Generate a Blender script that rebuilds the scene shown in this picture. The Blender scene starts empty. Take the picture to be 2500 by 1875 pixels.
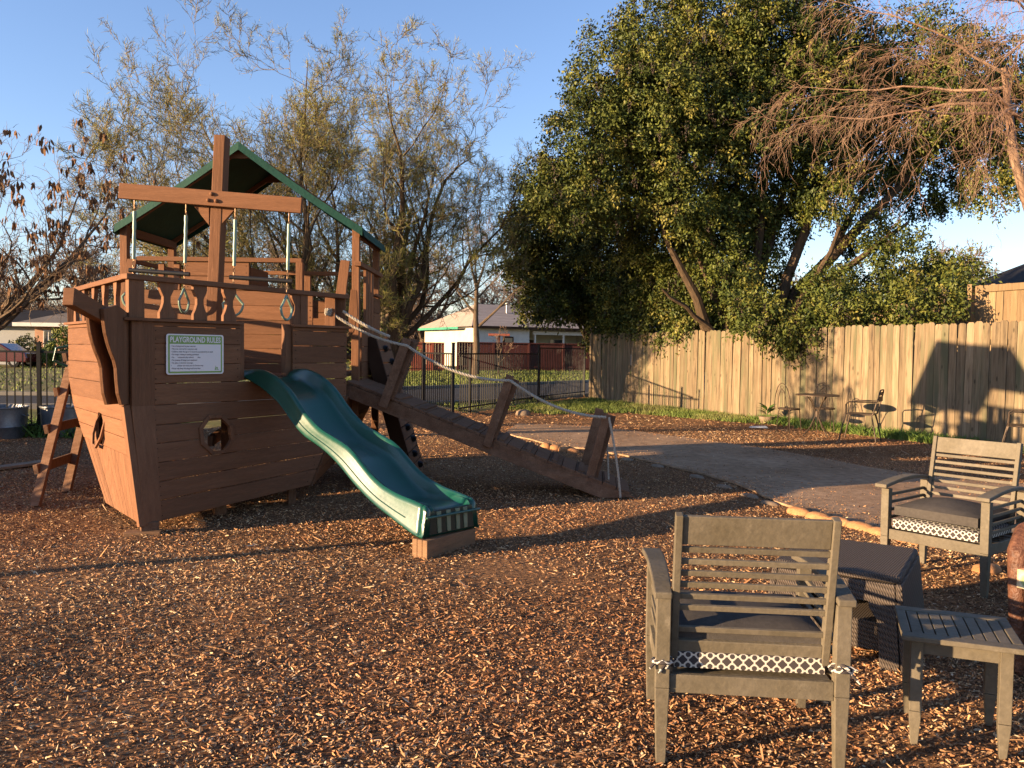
import bpy, bmesh, math, random
import numpy as np
from mathutils import Vector, Matrix
random.seed(7)
S = bpy.context.scene
COL = S.collection
R = math.radians

# ------------------------------------------------------------------ camera, sky, sun, exposure
cam_d = bpy.data.cameras.new('camera')
cam = bpy.data.objects.new('camera', cam_d); COL.objects.link(cam)
cam_d.sensor_fit = 'HORIZONTAL'; cam_d.sensor_width = 36.0
cam_d.lens = 36.0 * 2030.0 / 2500.0
cam_d.clip_start = 0.05; cam_d.clip_end = 2000
cam.location = (0, 0, 1.45)
_p, _r = R(2.38), R(0.8)
_f = Vector((0, math.cos(_p), -math.sin(_p))); _u0 = Vector((0, math.sin(_p), math.cos(_p))); _r0 = Vector((1, 0, 0))
_rt = _r0*math.cos(_r) + _u0*math.sin(_r); _up = -_r0*math.sin(_r) + _u0*math.cos(_r)
cam.rotation_euler = Matrix((_rt, _up, -_f)).transposed().to_euler()
S.camera = cam

SUN_AZ = R(23.0)      # travels towards +X, a little towards +Y
SUN_EL = R(9.4)
world = bpy.data.worlds.new('World'); S.world = world; world.use_nodes = True
wn = world.node_tree.nodes; wl = world.node_tree.links
bg = wn['Background']
sky = wn.new('ShaderNodeTexSky'); sky.sky_type = 'NISHITA'; sky.sun_disc = False
sky.sun_elevation = SUN_EL
# direction TO the sun = (-cos, -sin); Nishita rotation is measured clockwise from +Y
sky.sun_rotation = math.atan2(-math.cos(SUN_AZ), -math.sin(SUN_AZ)) % (2*math.pi)
sky.air_density = 1.0; sky.dust_density = 0.3; sky.ozone_density = 3.0
tint = wn.new('ShaderNodeMix'); tint.data_type = 'RGBA'; tint.blend_type = 'MULTIPLY'; tint.inputs[0].default_value = 1.0
tint.inputs[7].default_value = (1.08, .915, .97, 1)      # the clear, slightly violet winter sky
wl.new(sky.outputs[0], tint.inputs[6]); wl.new(tint.outputs[2], bg.inputs[0]); bg.inputs[1].default_value = 0.10
sun_d = bpy.data.lights.new('sun', 'SUN'); sun_d.energy = 5.0; sun_d.angle = R(0.5); sun_d.color = (1.0, 0.70, 0.41)
sun = bpy.data.objects.new('sun', sun_d); COL.objects.link(sun)
to_sun = Vector((-math.cos(SUN_AZ)*math.cos(SUN_EL), -math.sin(SUN_AZ)*math.cos(SUN_EL), math.sin(SUN_EL)))
sun.rotation_euler = to_sun.to_track_quat('Z', 'Y').to_euler()
S.view_settings.view_transform = 'Standard'; S.view_settings.look = 'None'
S.view_settings.exposure = 1.85; S.view_settings.gamma = 1.0; S.view_settings.use_curve_mapping = False
S.cycles.max_bounces = 6; S.cycles.transparent_max_bounces = 8

# ------------------------------------------------------------------ materials
K = .68      # scales most base colours down to balance the raised exposure
def kc(c): return tuple(x*K for x in c)
def new_mat(name):
    m = bpy.data.materials.new(name); m.use_nodes = True
    return m, m.node_tree.nodes, m.node_tree.links, m.node_tree.nodes['Principled BSDF']

def ramp(N, stops):
    r = N.new('ShaderNodeValToRGB'); e = r.color_ramp.elements
    while len(e) < len(stops): e.new(0.5)
    for k, (p, c) in enumerate(stops):
        e[k].position = p; e[k].color = (*c, 1) if len(c) == 3 else c
    return r

def noise_mat(name, c1, c2, scale=8, rough=0.8, stretch=(1, 1, 1), bump=0.0, bscale=None, detail=5, objvar=0.0, spec=0.3, metal=0.0, coat=0.0, c3=None, fine=0.0, scuff=0.0):
    if rough >= .8: spec = min(spec, .10)
    m, N, L, B = new_mat(name)
    tc = N.new('ShaderNodeTexCoord'); mp = N.new('ShaderNodeMapping'); mp.inputs['Scale'].default_value = stretch
    L.new(tc.outputs['Object'], mp.inputs[0])
    oi = N.new('ShaderNodeObjectInfo')
    ad = N.new('ShaderNodeVectorMath'); ad.operation = 'ADD'
    sc = N.new('ShaderNodeMath'); sc.operation = 'MULTIPLY'; sc.inputs[1].default_value = 37.0 if objvar else 0.0
    L.new(oi.outputs['Random'], sc.inputs[0]); L.new(mp.outputs[0], ad.inputs[0]); L.new(sc.outputs[0], ad.inputs[1])
    n = N.new('ShaderNodeTexNoise'); n.inputs['Scale'].default_value = scale; n.inputs['Detail'].default_value = detail
    n.inputs['Roughness'].default_value = 0.6
    L.new(ad.outputs[0], n.inputs['Vector'])
    st = [(0.32, kc(c1)), (0.68, kc(c2))] if c3 is None else [(0.3, kc(c1)), (0.5, kc(c2)), (0.7, kc(c3))]
    r = ramp(N, st); L.new(n.outputs['Fac'], r.inputs[0])
    col = r.outputs[0]
    if objvar or fine:
        hs = N.new('ShaderNodeHueSaturation'); L.new(col, hs.inputs['Color'])
        mr = N.new('ShaderNodeMapRange'); mr.inputs['To Min'].default_value = 1-objvar; mr.inputs['To Max'].default_value = 1+objvar
        L.new(oi.outputs['Random'], mr.inputs[0]); L.new(mr.outputs[0], hs.inputs['Value'])
        col = hs.outputs[0]
    if fine:
        n3 = N.new('ShaderNodeTexNoise'); n3.inputs['Scale'].default_value = scale*9; n3.inputs['Detail'].default_value = 3
        L.new(ad.outputs[0], n3.inputs['Vector'])
        mx = N.new('ShaderNodeMix'); mx.data_type = 'RGBA'; mx.blend_type = 'MULTIPLY'; mx.inputs[0].default_value = 1
        r3 = ramp(N, [(0.3, (1-fine,)*3), (0.7, (1+fine*0.4,)*3)]); L.new(n3.outputs['Fac'], r3.inputs[0])
        L.new(col, mx.inputs[6]); L.new(r3.outputs[0], mx.inputs[7]); col = mx.outputs[2]
    if scuff:
        ns = N.new('ShaderNodeTexNoise'); ns.inputs['Scale'].default_value = 5.5; ns.inputs['Detail'].default_value = 8; ns.inputs['Roughness'].default_value = .72
        L.new(ad.outputs[0], ns.inputs['Vector']); rs_ = ramp(N, [(0.60, (0, 0, 0)), (0.70, (1, 1, 1))]); L.new(ns.outputs['Fac'], rs_.inputs[0])
        fm = N.new('ShaderNodeMath'); fm.operation = 'MULTIPLY'; fm.inputs[1].default_value = scuff; L.new(rs_.outputs[0], fm.inputs[0])
        mz = N.new('ShaderNodeMix'); mz.data_type = 'RGBA'; L.new(fm.outputs[0], mz.inputs[0]); L.new(col, mz.inputs[6]); mz.inputs[7].default_value = (*[min(.6, x*K*1.9+.02) for x in c2], 1); col = mz.outputs[2]
        rr2 = N.new('ShaderNodeMapRange'); rr2.inputs['To Min'].default_value = max(.1, rough-.08); rr2.inputs['To Max'].default_value = min(1, rough+.2); L.new(ns.outputs['Fac'], rr2.inputs[0]); L.new(rr2.outputs[0], B.inputs['Roughness'])
    L.new(col, B.inputs['Base Color'])
    B.inputs['Roughness'].default_value = rough; B.inputs['Metallic'].default_value = metal
    B.inputs['Specular IOR Level'].default_value = spec
    if coat: B.inputs['Coat Weight'].default_value = coat; B.inputs['Coat Roughness'].default_value = 0.15
    if bump:
        n2 = N.new('ShaderNodeTexNoise'); n2.inputs['Scale'].default_value = bscale or scale*3; n2.inputs['Detail'].default_value = 4
        L.new(ad.outputs[0], n2.inputs['Vector'])
        b = N.new('ShaderNodeBump'); b.inputs['Strength'].default_value = bump; b.inputs['Distance'].default_value = 0.01
        L.new(n2.outputs['Fac'], b.inputs['Height']); L.new(b.outputs[0], B.inputs['Normal'])
    return m

M = {}
M['ship'] = noise_mat('brown_stain_wood', (.215, .100, .050), (.275, .130, .066), 2.2, .62, (1, 1, 12), .25, 6, objvar=.16, fine=.16, spec=.12, scuff=.30)
M['ship_v'] = noise_mat('brown_stain_wood_upright', (.210, .098, .050), (.285, .136, .070), 2.2, .62, (12, 12, 1), .25, 6, objvar=.16, fine=.16, spec=.12, scuff=.30)
M['ramp'] = noise_mat('worn_brown_wood', (.17, .088, .05), (.27, .155, .095), 3, .8, (3, 16, 3), .4, 6, objvar=.15, fine=.25, scuff=.4)
M['dark_in'] = noise_mat('dark_brown_wood', (.05, .026, .016), (.08, .042, .026), 3, .8)
M['block'] = noise_mat('raw_cedar', (.22, .12, .06), (.33, .18, .09), 2.5, .75, (2, 2, 10), .3, 8, fine=.2)
M['canvas'] = noise_mat('green_canvas', (.004, .055, .038), (.008, .08, .055), 6, .75, bump=.3, bscale=40)
M['slide'] = noise_mat('green_plastic', (.004, .075, .047), (.007, .095, .060), 3, .30, bump=.05, bscale=25, spec=.5, coat=.25, scuff=.12, fine=.06)
M['slide_slot'] = noise_mat('slide_light_rib', (.16, .20, .12), (.26, .30, .19), 12, .4)
M['slide_dark'] = noise_mat('slide_dark_recess', (.003, .02, .017), (.004, .03, .026), 6, .35)
M['sleeve'] = noise_mat('pale_green_sleeve', (.18, .30, .22), (.30, .42, .33), 12, .35, spec=.5)
M['chain'] = noise_mat('rusty_chain', (.22, .12, .06), (.35, .24, .15), 30, .5, metal=.6)
M['black_rod'] = noise_mat('black_rubber', (.012, .012, .014), (.02, .02, .022), 20, .5)
M['black_metal'] = noise_mat('black_fence_paint', (.012, .012, .013), (.022, .021, .021), 12, .5, spec=.2)
M['rope'] = noise_mat('white_rope', (.42, .36, .28), (.62, .56, .46), 50, .9, bump=.3)
M['galv'] = noise_mat('galvanised_steel', (.20, .21, .22), (.34, .35, .36), 5, .42, metal=.75, fine=.15)
M['furn'] = noise_mat('grey_taupe_paint', (.145, .122, .082), (.185, .158, .115), 5, .55, (1, 1, 1), .18, 60, objvar=.10, fine=.16, spec=.2, scuff=.35)
M['cushion'] = noise_mat('charcoal_cushion', (.075, .068, .062), (.105, .094, .085), 6, .95, bump=.25, bscale=300, fine=.15)
M['soil'] = noise_mat('soil', (.05, .03, .018), (.08, .05, .03), 8, .95)
M['bark'] = noise_mat('tree_bark', (.10, .070, .045), (.20, .145, .095), 6, .9, (3, 3, .6), .6, 9)
M['bark_dark'] = noise_mat('dark_bark', (.06, .042, .028), (.14, .098, .06), 6, .9, (3, 3, .6), .6, 9)
M['twig'] = noise_mat('olive_twig', (.18, .145, .075), (.30, .245, .13), .9, .85)
M['twig_far'] = noise_mat('far_twig', (.21, .15, .115), (.30, .225, .17), .5, .9)
M['twig_red'] = noise_mat('reddish_twig', (.21, .115, .075), (.38, .25, .16), 1.2, .7)
M['twig_pod'] = noise_mat('grey_brown_twig', (.17, .12, .08), (.30, .22, .15), 1.2, .8)
M['pod'] = noise_mat('dry_seed_pod', (.13, .065, .03), (.34, .19, .10), 5, .8)
M['leaflet'] = noise_mat('olive_leaflet', (.22, .235, .042), (.38, .35, .075), .8, .75)
M['berry'] = noise_mat('dusky_berry', (.075, .055, .045), (.14, .10, .075), 3, .7)
M['white'] = noise_mat('white_siding', (.60, .58, .54), (.70, .68, .64), 2, .6)
M['cream'] = noise_mat('cream_wall', (.62, .58, .45), (.72, .68, .54), 1, .7)
M['greywall'] = noise_mat('grey_wall', (.32, .33, .33), (.38, .39, .39), 1, .7)
M['roofg'] = noise_mat('grey_shingles', (.14, .125, .11), (.24, .21, .18), .6, .85, (1, 6, 6), fine=.2)
M['roofw'] = noise_mat('pale_shingles', (.40, .33, .28), (.56, .46, .38), .35, .85, (1, 8, 8), fine=.2)
M['roofd'] = noise_mat('dark_shingles', (.018, .018, .02), (.035, .034, .036), 3, .8, (1, 8, 8), fine=.2)
M['glass'] = noise_mat('dark_window_glass', (.03, .035, .04), (.05, .055, .06), 2, .08, spec=.8)
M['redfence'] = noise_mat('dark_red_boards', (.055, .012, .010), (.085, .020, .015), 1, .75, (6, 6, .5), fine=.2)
M['redlit'] = noise_mat('sunlit_red_boards', (.26, .065, .04), (.36, .10, .06), 1, .75, (6, 6, .5), fine=.2)  # sunlit copy of the dark red boards, sunshine put into the colour
M['car'] = noise_mat('dark_red_car_paint', (.07, .008, .012), (.09, .01, .015), 2, .25, coat=1.0)
M['tyre'] = noise_mat('black_tyre', (.015, .015, .015), (.02, .02, .02), 8, .8)
M['trimgreen'] = noise_mat('green_fascia', (.05, .28, .18), (.08, .36, .24), 2, .6)
M['stone_orange'] = noise_mat('orange_scallop_stone', (.42, .20, .09), (.60, .32, .15), 9, .85, bump=.5, bscale=40, objvar=.12, fine=.2)
M['stone'] = noise_mat('grey_tan_stone', (.25, .18, .12), (.36, .27, .19), 9, .85, bump=.5, bscale=30, objvar=.1)
M['bluewire'] = noise_mat('blue_wire', (.10, .32, .45), (.14, .40, .55), 9, .45)
M['iron'] = noise_mat('brown_bistro_metal', (.075, .052, .035), (.13, .09, .06), 12, .5, metal=.3)
M['plant'] = noise_mat('broad_green_leaf', (.06, .13, .022), (.12, .22, .04), 5, .55)
M['weeds'] = noise_mat('green_weeds', (.09, .18, .025), (.18, .27, .05), 1.5, .7)
M['grass'] = noise_mat('grass_blades', (.10, .16, .025), (.18, .23, .045), .7, .7, c3=(.28, .26, .09))
M['shrub'] = noise_mat('shrub_leaf', (.035, .060, .012), (.085, .11, .025), 1.5, .7)
M['plastic_white'] = noise_mat('white_plastic', (.6, .6, .58), (.68, .68, .66), 5, .5)
M['sign_white'] = noise_mat('sign_white', (1.0, .93, .90), (1.05, .98, .95), 2, .35)
M['sign_green'] = noise_mat('sign_green', (.26, .44, .09), (.29, .48, .11), 2, .35)
M['sign_text'] = noise_mat('sign_grey_text', (.16, .13, .14), (.18, .15, .16), 2, .5)
M['wicker_red'] = noise_mat('red_brown_wicker', (.085, .036, .022), (.20, .09, .05), 30, .5, bump=.8, bscale=70)
M['brick'] = None

def brick_mat():
    m, N, L, B = new_mat('red_brick')
    tc = N.new('ShaderNodeTexCoord'); mp = N.new('ShaderNodeMapping'); mp.inputs['Rotation'].default_value = (R(90), 0, 0)
    L.new(tc.outputs['Object'], mp.inputs[0])
    b = N.new('ShaderNodeTexBrick'); b.inputs['Color1'].default_value = (.27, .11, .06, 1); b.inputs['Color2'].default_value = (.34, .165, .095, 1)
    b.inputs['Mortar'].default_value = (.30, .26, .20, 1); b.inputs['Scale'].default_value = 4.0
    L.new(mp.outputs[0], b.inputs[0]); L.new(b.outputs[0], B.inputs['Base Color']); B.inputs['Roughness'].default_value = .85
    return m
M['brick'] = brick_mat()

def picket_mat(name, base1, base2, grey, green):
    m, N, L, B = new_mat(name)
    tc = N.new('ShaderNodeTexCoord'); oi = N.new('ShaderNodeObjectInfo')
    sc = N.new('ShaderNodeMath'); sc.operation = 'MULTIPLY'; sc.inputs[1].default_value = 91.0
    L.new(oi.outputs['Random'], sc.inputs[0])
    ad = N.new('ShaderNodeVectorMath'); ad.operation = 'ADD'; L.new(tc.outputs['Object'], ad.inputs[0]); L.new(sc.outputs[0], ad.inputs[1])
    mp = N.new('ShaderNodeMapping'); mp.inputs['Scale'].default_value = (14, 14, 1.1); L.new(ad.outputs[0], mp.inputs[0])
    n = N.new('ShaderNodeTexNoise'); n.inputs['Scale'].default_value = 1.6; n.inputs['Detail'].default_value = 6; n.inputs['Roughness'].default_value = .62
    n.inputs['Distortion'].default_value = .6
    L.new(mp.outputs[0], n.inputs['Vector'])
    r = ramp(N, [(0.28, kc(grey)), (0.47, kc(base1)), (0.72, kc(base2))]); L.new(n.outputs['Fac'], r.inputs[0])
    hs = N.new('ShaderNodeHueSaturation'); L.new(r.outputs[0], hs.inputs['Color'])
    mr = N.new('ShaderNodeMapRange'); mr.inputs['To Min'].default_value = .72; mr.inputs['To Max'].default_value = 1.14
    L.new(oi.outputs['Random'], mr.inputs[0]); L.new(mr.outputs[0], hs.inputs['Value'])
    # algae stains creeping up and water stains below the nail line
    n2 = N.new('ShaderNodeTexNoise'); n2.inputs['Scale'].default_value = .5; n2.inputs['Detail'].default_value = 3
    mp2 = N.new('ShaderNodeMapping'); mp2.inputs['Scale'].default_value = (9, 9, 1.0); L.new(ad.outputs[0], mp2.inputs[0]); L.new(mp2.outputs[0], n2.inputs['Vector'])
    r2 = ramp(N, [(0.50, (0, 0, 0)), (0.68, (1, 1, 1))]); L.new(n2.outputs['Fac'], r2.inputs[0])
    mx = N.new('ShaderNodeMix'); mx.data_type = 'RGBA'; L.new(r2.outputs[0], mx.inputs[0]); L.new(hs.outputs[0], mx.inputs[6]); mx.inputs[7].default_value = (*kc(green), 1)
    # knots
    vo = N.new('ShaderNodeTexVoronoi'); vo.inputs['Scale'].default_value = 1.0
    mp3 = N.new('ShaderNodeMapping'); mp3.inputs['Scale'].default_value = (7, 7, 2.6); L.new(ad.outputs[0], mp3.inputs[0]); L.new(mp3.outputs[0], vo.inputs['Vector'])
    r4 = ramp(N, [(0.07, (.25, .25, .25)), (0.14, (1, 1, 1))]); L.new(vo.outputs['Distance'], r4.inputs[0])
    mk = N.new('ShaderNodeMix'); mk.data_type = 'RGBA'; mk.blend_type = 'MULTIPLY'; mk.inputs[0].default_value = .8
    L.new(mx.outputs[2], mk.inputs[6]); L.new(r4.outputs[0], mk.inputs[7])
    L.new(mk.outputs[2], B.inputs['Base Color']); B.inputs['Roughness'].default_value = .85; B.inputs['Specular IOR Level'].default_value = .2
    b = N.new('ShaderNodeBump'); b.inputs['Strength'].default_value = .5; b.inputs['Distance'].default_value = .006
    L.new(n.outputs['Fac'], b.inputs['Height']); L.new(b.outputs[0], B.inputs['Normal'])
    return m
M['picket'] = picket_mat('weathered_picket', (.26, .190, .112), (.36, .280, .180), (.10, .078, .055), (.14, .135, .075))
M['picket_new'] = picket_mat('newer_picket', (.30, .205, .11), (.37, .26, .15), (.21, .135, .07), (.27, .19, .10))

def ground_mat():
    m, N, L, B = new_mat('mulch_soil')
    tc = N.new('ShaderNodeTexCoord')
    n = N.new('ShaderNodeTexNoise'); n.inputs['Scale'].default_value = 38; n.inputs['Detail'].default_value = 6; n.inputs['Roughness'].default_value = .75
    L.new(tc.outputs['Object'], n.inputs['Vector'])
    r = ramp(N, [(0.28, kc((.08, .041, .021))), (0.44, kc((.23, .125, .063))), (0.58, kc((.37, .215, .115))), (0.72, kc((.58, .385, .22)))]); L.new(n.outputs['Fac'], r.inputs[0])
    n2 = N.new('ShaderNodeTexNoise'); n2.inputs['Scale'].default_value = .7; n2.inputs['Detail'].default_value = 4
    L.new(tc.outputs['Object'], n2.inputs['Vector'])
    r2 = ramp(N, [(0.35, (.75, .68, .62)), (0.65, (1.2, 1.15, 1.1))]); L.new(n2.outputs['Fac'], r2.inputs[0])
    mx = N.new('ShaderNodeMix'); mx.data_type = 'RGBA'; mx.blend_type = 'MULTIPLY'; mx.inputs[0].default_value = 1
    L.new(r.outputs[0], mx.inputs[6]); L.new(r2.outputs[0], mx.inputs[7]); L.new(mx.outputs[2], B.inputs['Base Color'])
    B.inputs['Roughness'].default_value = .95; B.inputs['Specular IOR Level'].default_value = .1
    v = N.new('ShaderNodeTexVoronoi'); v.inputs['Scale'].default_value = 55
    mp = N.new('ShaderNodeMapping'); mp.inputs['Scale'].default_value = (.45, 1, 1); mp.inputs['Rotation'].default_value = (0, 0, .5)
    L.new(tc.outputs['Object'], mp.inputs[0]); L.new(mp.outputs[0], v.inputs['Vector'])
    b = N.new('ShaderNodeBump'); b.inputs['Strength'].default_value = 1.0; b.inputs['Distance'].default_value = .02
    ad = N.new('ShaderNodeMath'); ad.operation = 'ADD'; L.new(n.outputs['Fac'], ad.inputs[0]); L.new(v.outputs['Distance'], ad.inputs[1])
    L.new(ad.outputs[0], b.inputs['Height']); L.new(b.outputs[0], B.inputs['Normal'])
    return m
M['mulch'] = ground_mat()
M['lawn'] = noise_mat('lawn', (.15, .17, .045), (.28, .24, .09), .35, .95, (1, 1.5, 1), .6, 30, c3=(.42, .32, .17), fine=.5)
M['asphalt'] = noise_mat('asphalt', (.060, .058, .056), (.085, .082, .078), 1.5, .9, bump=.3, bscale=120, fine=.2)
M['path'] = noise_mat('dirt_path', (.36, .225, .13), (.56, .375, .23), 1.1, .95, bump=.5, bscale=60, fine=.3)
M['kerb'] = noise_mat('concrete_kerb', (.28, .25, .21), (.36, .33, .28), 2, .9)

def attr_mat(name, attr, rough=.9, spec=.15, trans=0.0):
    m, N, L, B = new_mat(name)
    a = N.new('ShaderNodeAttribute'); a.attribute_name = attr
    L.new(a.outputs['Color'], B.inputs['Base Color']); B.inputs['Roughness'].default_value = rough; B.inputs['Specular IOR Level'].default_value = spec
    return m
M['chips'] = attr_mat('wood_chips', 'tint')
M['leaf'] = attr_mat('glossy_leaf', 'tint', .58, .22)

def wicker_mat(name, c1, c2, s=1.0):
    m, N, L, B = new_mat(name)
    tc = N.new('ShaderNodeTexCoord')
    sx = N.new('ShaderNodeSeparateXYZ'); L.new(tc.outputs['Object'], sx.inputs[0])
    def wave(src, k, ph=0):
        mu = N.new('ShaderNodeMath'); mu.operation = 'MULTIPLY_ADD'; mu.inputs[1].default_value = k; mu.inputs[2].default_value = ph
        L.new(src, mu.inputs[0]); s_ = N.new('ShaderNodeMath'); s_.operation = 'SINE'; L.new(mu.outputs[0], s_.inputs[0]); return s_.outputs[0]
    su = N.new('ShaderNodeMath'); su.operation = 'ADD'; L.new(sx.outputs[0], su.inputs[0]); L.new(sx.outputs[1], su.inputs[1])
    w1 = wave(su.outputs[0], 260*s); 
    zy = N.new('ShaderNodeMath'); zy.operation = 'ADD'; L.new(sx.outputs[2], zy.inputs[0])
    df = N.new('ShaderNodeMath'); df.operation = 'SUBTRACT'; L.new(sx.outputs[0], df.inputs[0]); L.new(sx.outputs[1], df.inputs[1]); L.new(df.outputs[0], zy.inputs[1])
    w2 = wave(zy.outputs[0], 300*s)
    mu = N.new('ShaderNodeMath'); mu.operation = 'MULTIPLY'; L.new(w1, mu.inputs[0]); L.new(w2, mu.inputs[1])
    r = ramp(N, [(0.0, kc(c1)), (.6, kc(c2))]); ma = N.new('ShaderNodeMapRange'); ma.inputs['From Min'].default_value = -1; L.new(mu.outputs[0], ma.inputs[0]); L.new(ma.outputs[0], r.inputs[0])
    L.new(r.outputs[0], B.inputs['Base Color']); B.inputs['Roughness'].default_value = .7; B.inputs['Specular IOR Level'].default_value = .25
    b = N.new('ShaderNodeBump'); b.inputs['Strength'].default_value = .9; b.inputs['Distance'].default_value = .006
    L.new(ma.outputs[0], b.inputs['Height']); L.new(b.outputs[0], B.inputs['Normal'])
    return m
M['wicker'] = wicker_mat('grey_brown_wicker', (.030, .023, .019), (.115, .090, .072))

def lattice_mat():
    # printed fabric: white chain of octagon rings on charcoal, in cushion-local x and z
    m, N, L, B = new_mat('ring_print_fabric')
    tc = N.new('ShaderNodeTexCoord'); sx = N.new('ShaderNodeSeparateXYZ'); L.new(tc.outputs['Object'], sx.inputs[0])
    def op(o, a, b=None, c=None):
        n = N.new('ShaderNodeMath'); n.operation = o
        for k, v in enumerate((a, b, c)):
            if v is None: continue
            if isinstance(v, (int, float)): n.inputs[k].default_value = v
            else: L.new(v, n.inputs[k])
        return n.outputs[0]
    u = op('MULTIPLY', sx.outputs[0], 26.0); v0 = op('ADD', sx.outputs[2], sx.outputs[1]); v = op('MULTIPLY', v0, 26.0)
    fu = op('SUBTRACT', op('FRACT', u), .5); fv = op('SUBTRACT', op('FRACT', v), .5)
    au = op('ABSOLUTE', fu); av = op('ABSOLUTE', fv)
    oct_ = op('MAXIMUM', op('MAXIMUM', au, av), op('MULTIPLY', op('ADD', au, av), .72))
    ring = op('LESS_THAN', op('ABSOLUTE', op('SUBTRACT', oct_, .31)), .075)
    bar = op('MULTIPLY', op('GREATER_THAN', op('MAXIMUM', au, av), .36), op('LESS_THAN', op('MINIMUM', au, av), .08))
    msk = op('MAXIMUM', ring, bar)
    mx = N.new('ShaderNodeMix'); mx.data_type = 'RGBA'; L.new(msk, mx.inputs[0]); mx.inputs[6].default_value = (.035, .028, .028, 1); mx.inputs[7].default_value = (.46, .43, .37, 1)
    L.new(mx.outputs[2], B.inputs['Base Color']); B.inputs['Roughness'].default_value = .9
    return m
M['lattice'] = lattice_mat()

def floral_mat():
    m, N, L, B = new_mat('floral_print_fabric')
    tc = N.new('ShaderNodeTexCoord'); v = N.new('ShaderNodeTexVoronoi'); v.inputs['Scale'].default_value = 7
    n = N.new('ShaderNodeTexNoise'); n.inputs['Scale'].default_value = 6; n.inputs['Distortion'].default_value = 1.5
    L.new(tc.outputs['Object'], n.inputs['Vector']); L.new(tc.outputs['Object'], v.inputs['Vector'])
    r = ramp(N, [(0.36, (.42, .15, .10)), (.45, (.46, .35, .20)), (.55, (.47, .43, .30)), (.66, (.20, .25, .10))]); L.new(n.outputs['Fac'], r.inputs[0])
    L.new(r.outputs[0], B.inputs['Base Color']); B.inputs['Roughness'].default_value = .9
    return m
M['floral'] = floral_mat()

# ------------------------------------------------------------------ geometry helpers
class MB:
    def __init__(s): s.v = []; s.f = []
    def add(s, vs, fs):
        o = len(s.v); s.v += [tuple(x) for x in vs]; s.f += [tuple(o+i for i in f) for f in fs]
    def hexa(s, b, t):
        "b, t: 4 bottom and 4 top points, same winding (ccw seen from above)"
        s.add(list(b)+list(t), [(3, 2, 1, 0), (4, 5, 6, 7), (0, 1, 5, 4), (1, 2, 6, 5), (2, 3, 7, 6), (3, 0, 4, 7)])
    def box(s, c, d, rz=0):
        x, y, z = d[0]/2, d[1]/2, d[2]/2; ca, sa = math.cos(rz), math.sin(rz)
        q = [(-x, -y), (x, -y), (x, y), (-x, y)]; q = [(c[0]+a*ca-b*sa, c[1]+a*sa+b*ca) for a, b in q]
        s.hexa([(a, b, c[2]-z) for a, b in q], [(a, b, c[2]+z) for a, b in q])
    def beam(s, p, q, w, h, up=(0, 0, 1), w2=None, h2=None):
        "w across (side), h along up"
        p = Vector(p); q = Vector(q); d = (q-p).normalized(); up = Vector(up)
        sd = d.cross(up).normalized(); u = sd.cross(d).normalized()
        w2 = w2 or w; h2 = h2 or h
        A = [p+sd*w/2*a+u*h/2*b for a, b in ((-1, -1), (1, -1), (1, 1), (-1, 1))]
        Bq = [q+sd*w2/2*a+u*h2/2*b for a, b in ((-1, -1), (1, -1), (1, 1), (-1, 1))]
        s.add(A+Bq, [(0, 1, 2, 3), (7, 6, 5, 4), (0, 4, 5, 1), (1, 5, 6, 2), (2, 6, 7, 3), (3, 7, 4, 0)])
    def tube(s, pts, rad, n=8, cap=True):
        pts = [Vector(p) for p in pts]; k = len(pts)
        rad = [rad]*k if isinstance(rad, (int, float)) else rad
        rings = []; nrm = None
        for i, p in enumerate(pts):
            d = (pts[min(i+1, k-1)]-pts[max(i-1, 0)])
            if d.length < 1e-9: d = Vector((0, 0, 1))
            d.normalize()
            if nrm is None: nrm = d.orthogonal().normalized()
            nrm = (nrm - d*nrm.dot(d));
            nrm = nrm.normalized() if nrm.length > 1e-6 else d.orthogonal().normalized()
            b = d.cross(nrm)
            rings += [p+(nrm*math.cos(2*math.pi*j/n)+b*math.sin(2*math.pi*j/n))*rad[i] for j in range(n)]
        fs = [(i*n+j, i*n+(j+1) % n, (i+1)*n+(j+1) % n, (i+1)*n+j) for i in range(k-1) for j in range(n)]
        if cap: fs += [tuple(reversed(range(n))), tuple((k-1)*n+j for j in range(n))]
        s.add(rings, fs)
    def prism(s, poly, off):
        "poly: 3D points of a planar polygon; extruded by vector off"
        n = len(poly); off = Vector(off); a = [Vector(p) for p in poly]; b = [p+off for p in a]
        s.add(a+b, [tuple(range(n)), tuple(reversed(range(n, 2*n)))]+[(i, i+n, (i+1) % n+n, (i+1) % n) for i in range(n)])
    def lathe(s, prof, c=(0, 0, 0), n=24):
        "prof: list of (r, z)"
        k = len(prof)
        s.add([(c[0]+r*math.cos(2*math.pi*j/n), c[1]+r*math.sin(2*math.pi*j/n), c[2]+z) for r, z in prof for j in range(n)],
              [(i*n+j, i*n+(j+1) % n, (i+1)*n+(j+1) % n, (i+1)*n+j) for i in range(k-1) for j in range(n)])

def mesh_from(name, v, f, mat, smooth=False):
    me = bpy.data.meshes.new(name); me.from_pydata(v, [], f)
    bm = bmesh.new(); bm.from_mesh(me); bmesh.ops.recalc_face_normals(bm, faces=bm.faces); bm.to_mesh(me); bm.free()
    me.materials.append(mat)
    if smooth:
        me.polygons.foreach_set('use_smooth', [True]*len(me.polygons))
        me.set_sharp_from_angle(angle=R(42))
    me.update(); return me

def wloc(o):
    v = Vector((0, 0, 0))
    while o is not None: v += o.location; o = o.parent
    return v

def props(o, label=None, cat=None, group=None, kind=None):
    if label: o['label'] = label
    if cat: o['category'] = cat
    if group: o['group'] = group
    if kind: o['kind'] = kind
    return o

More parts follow.
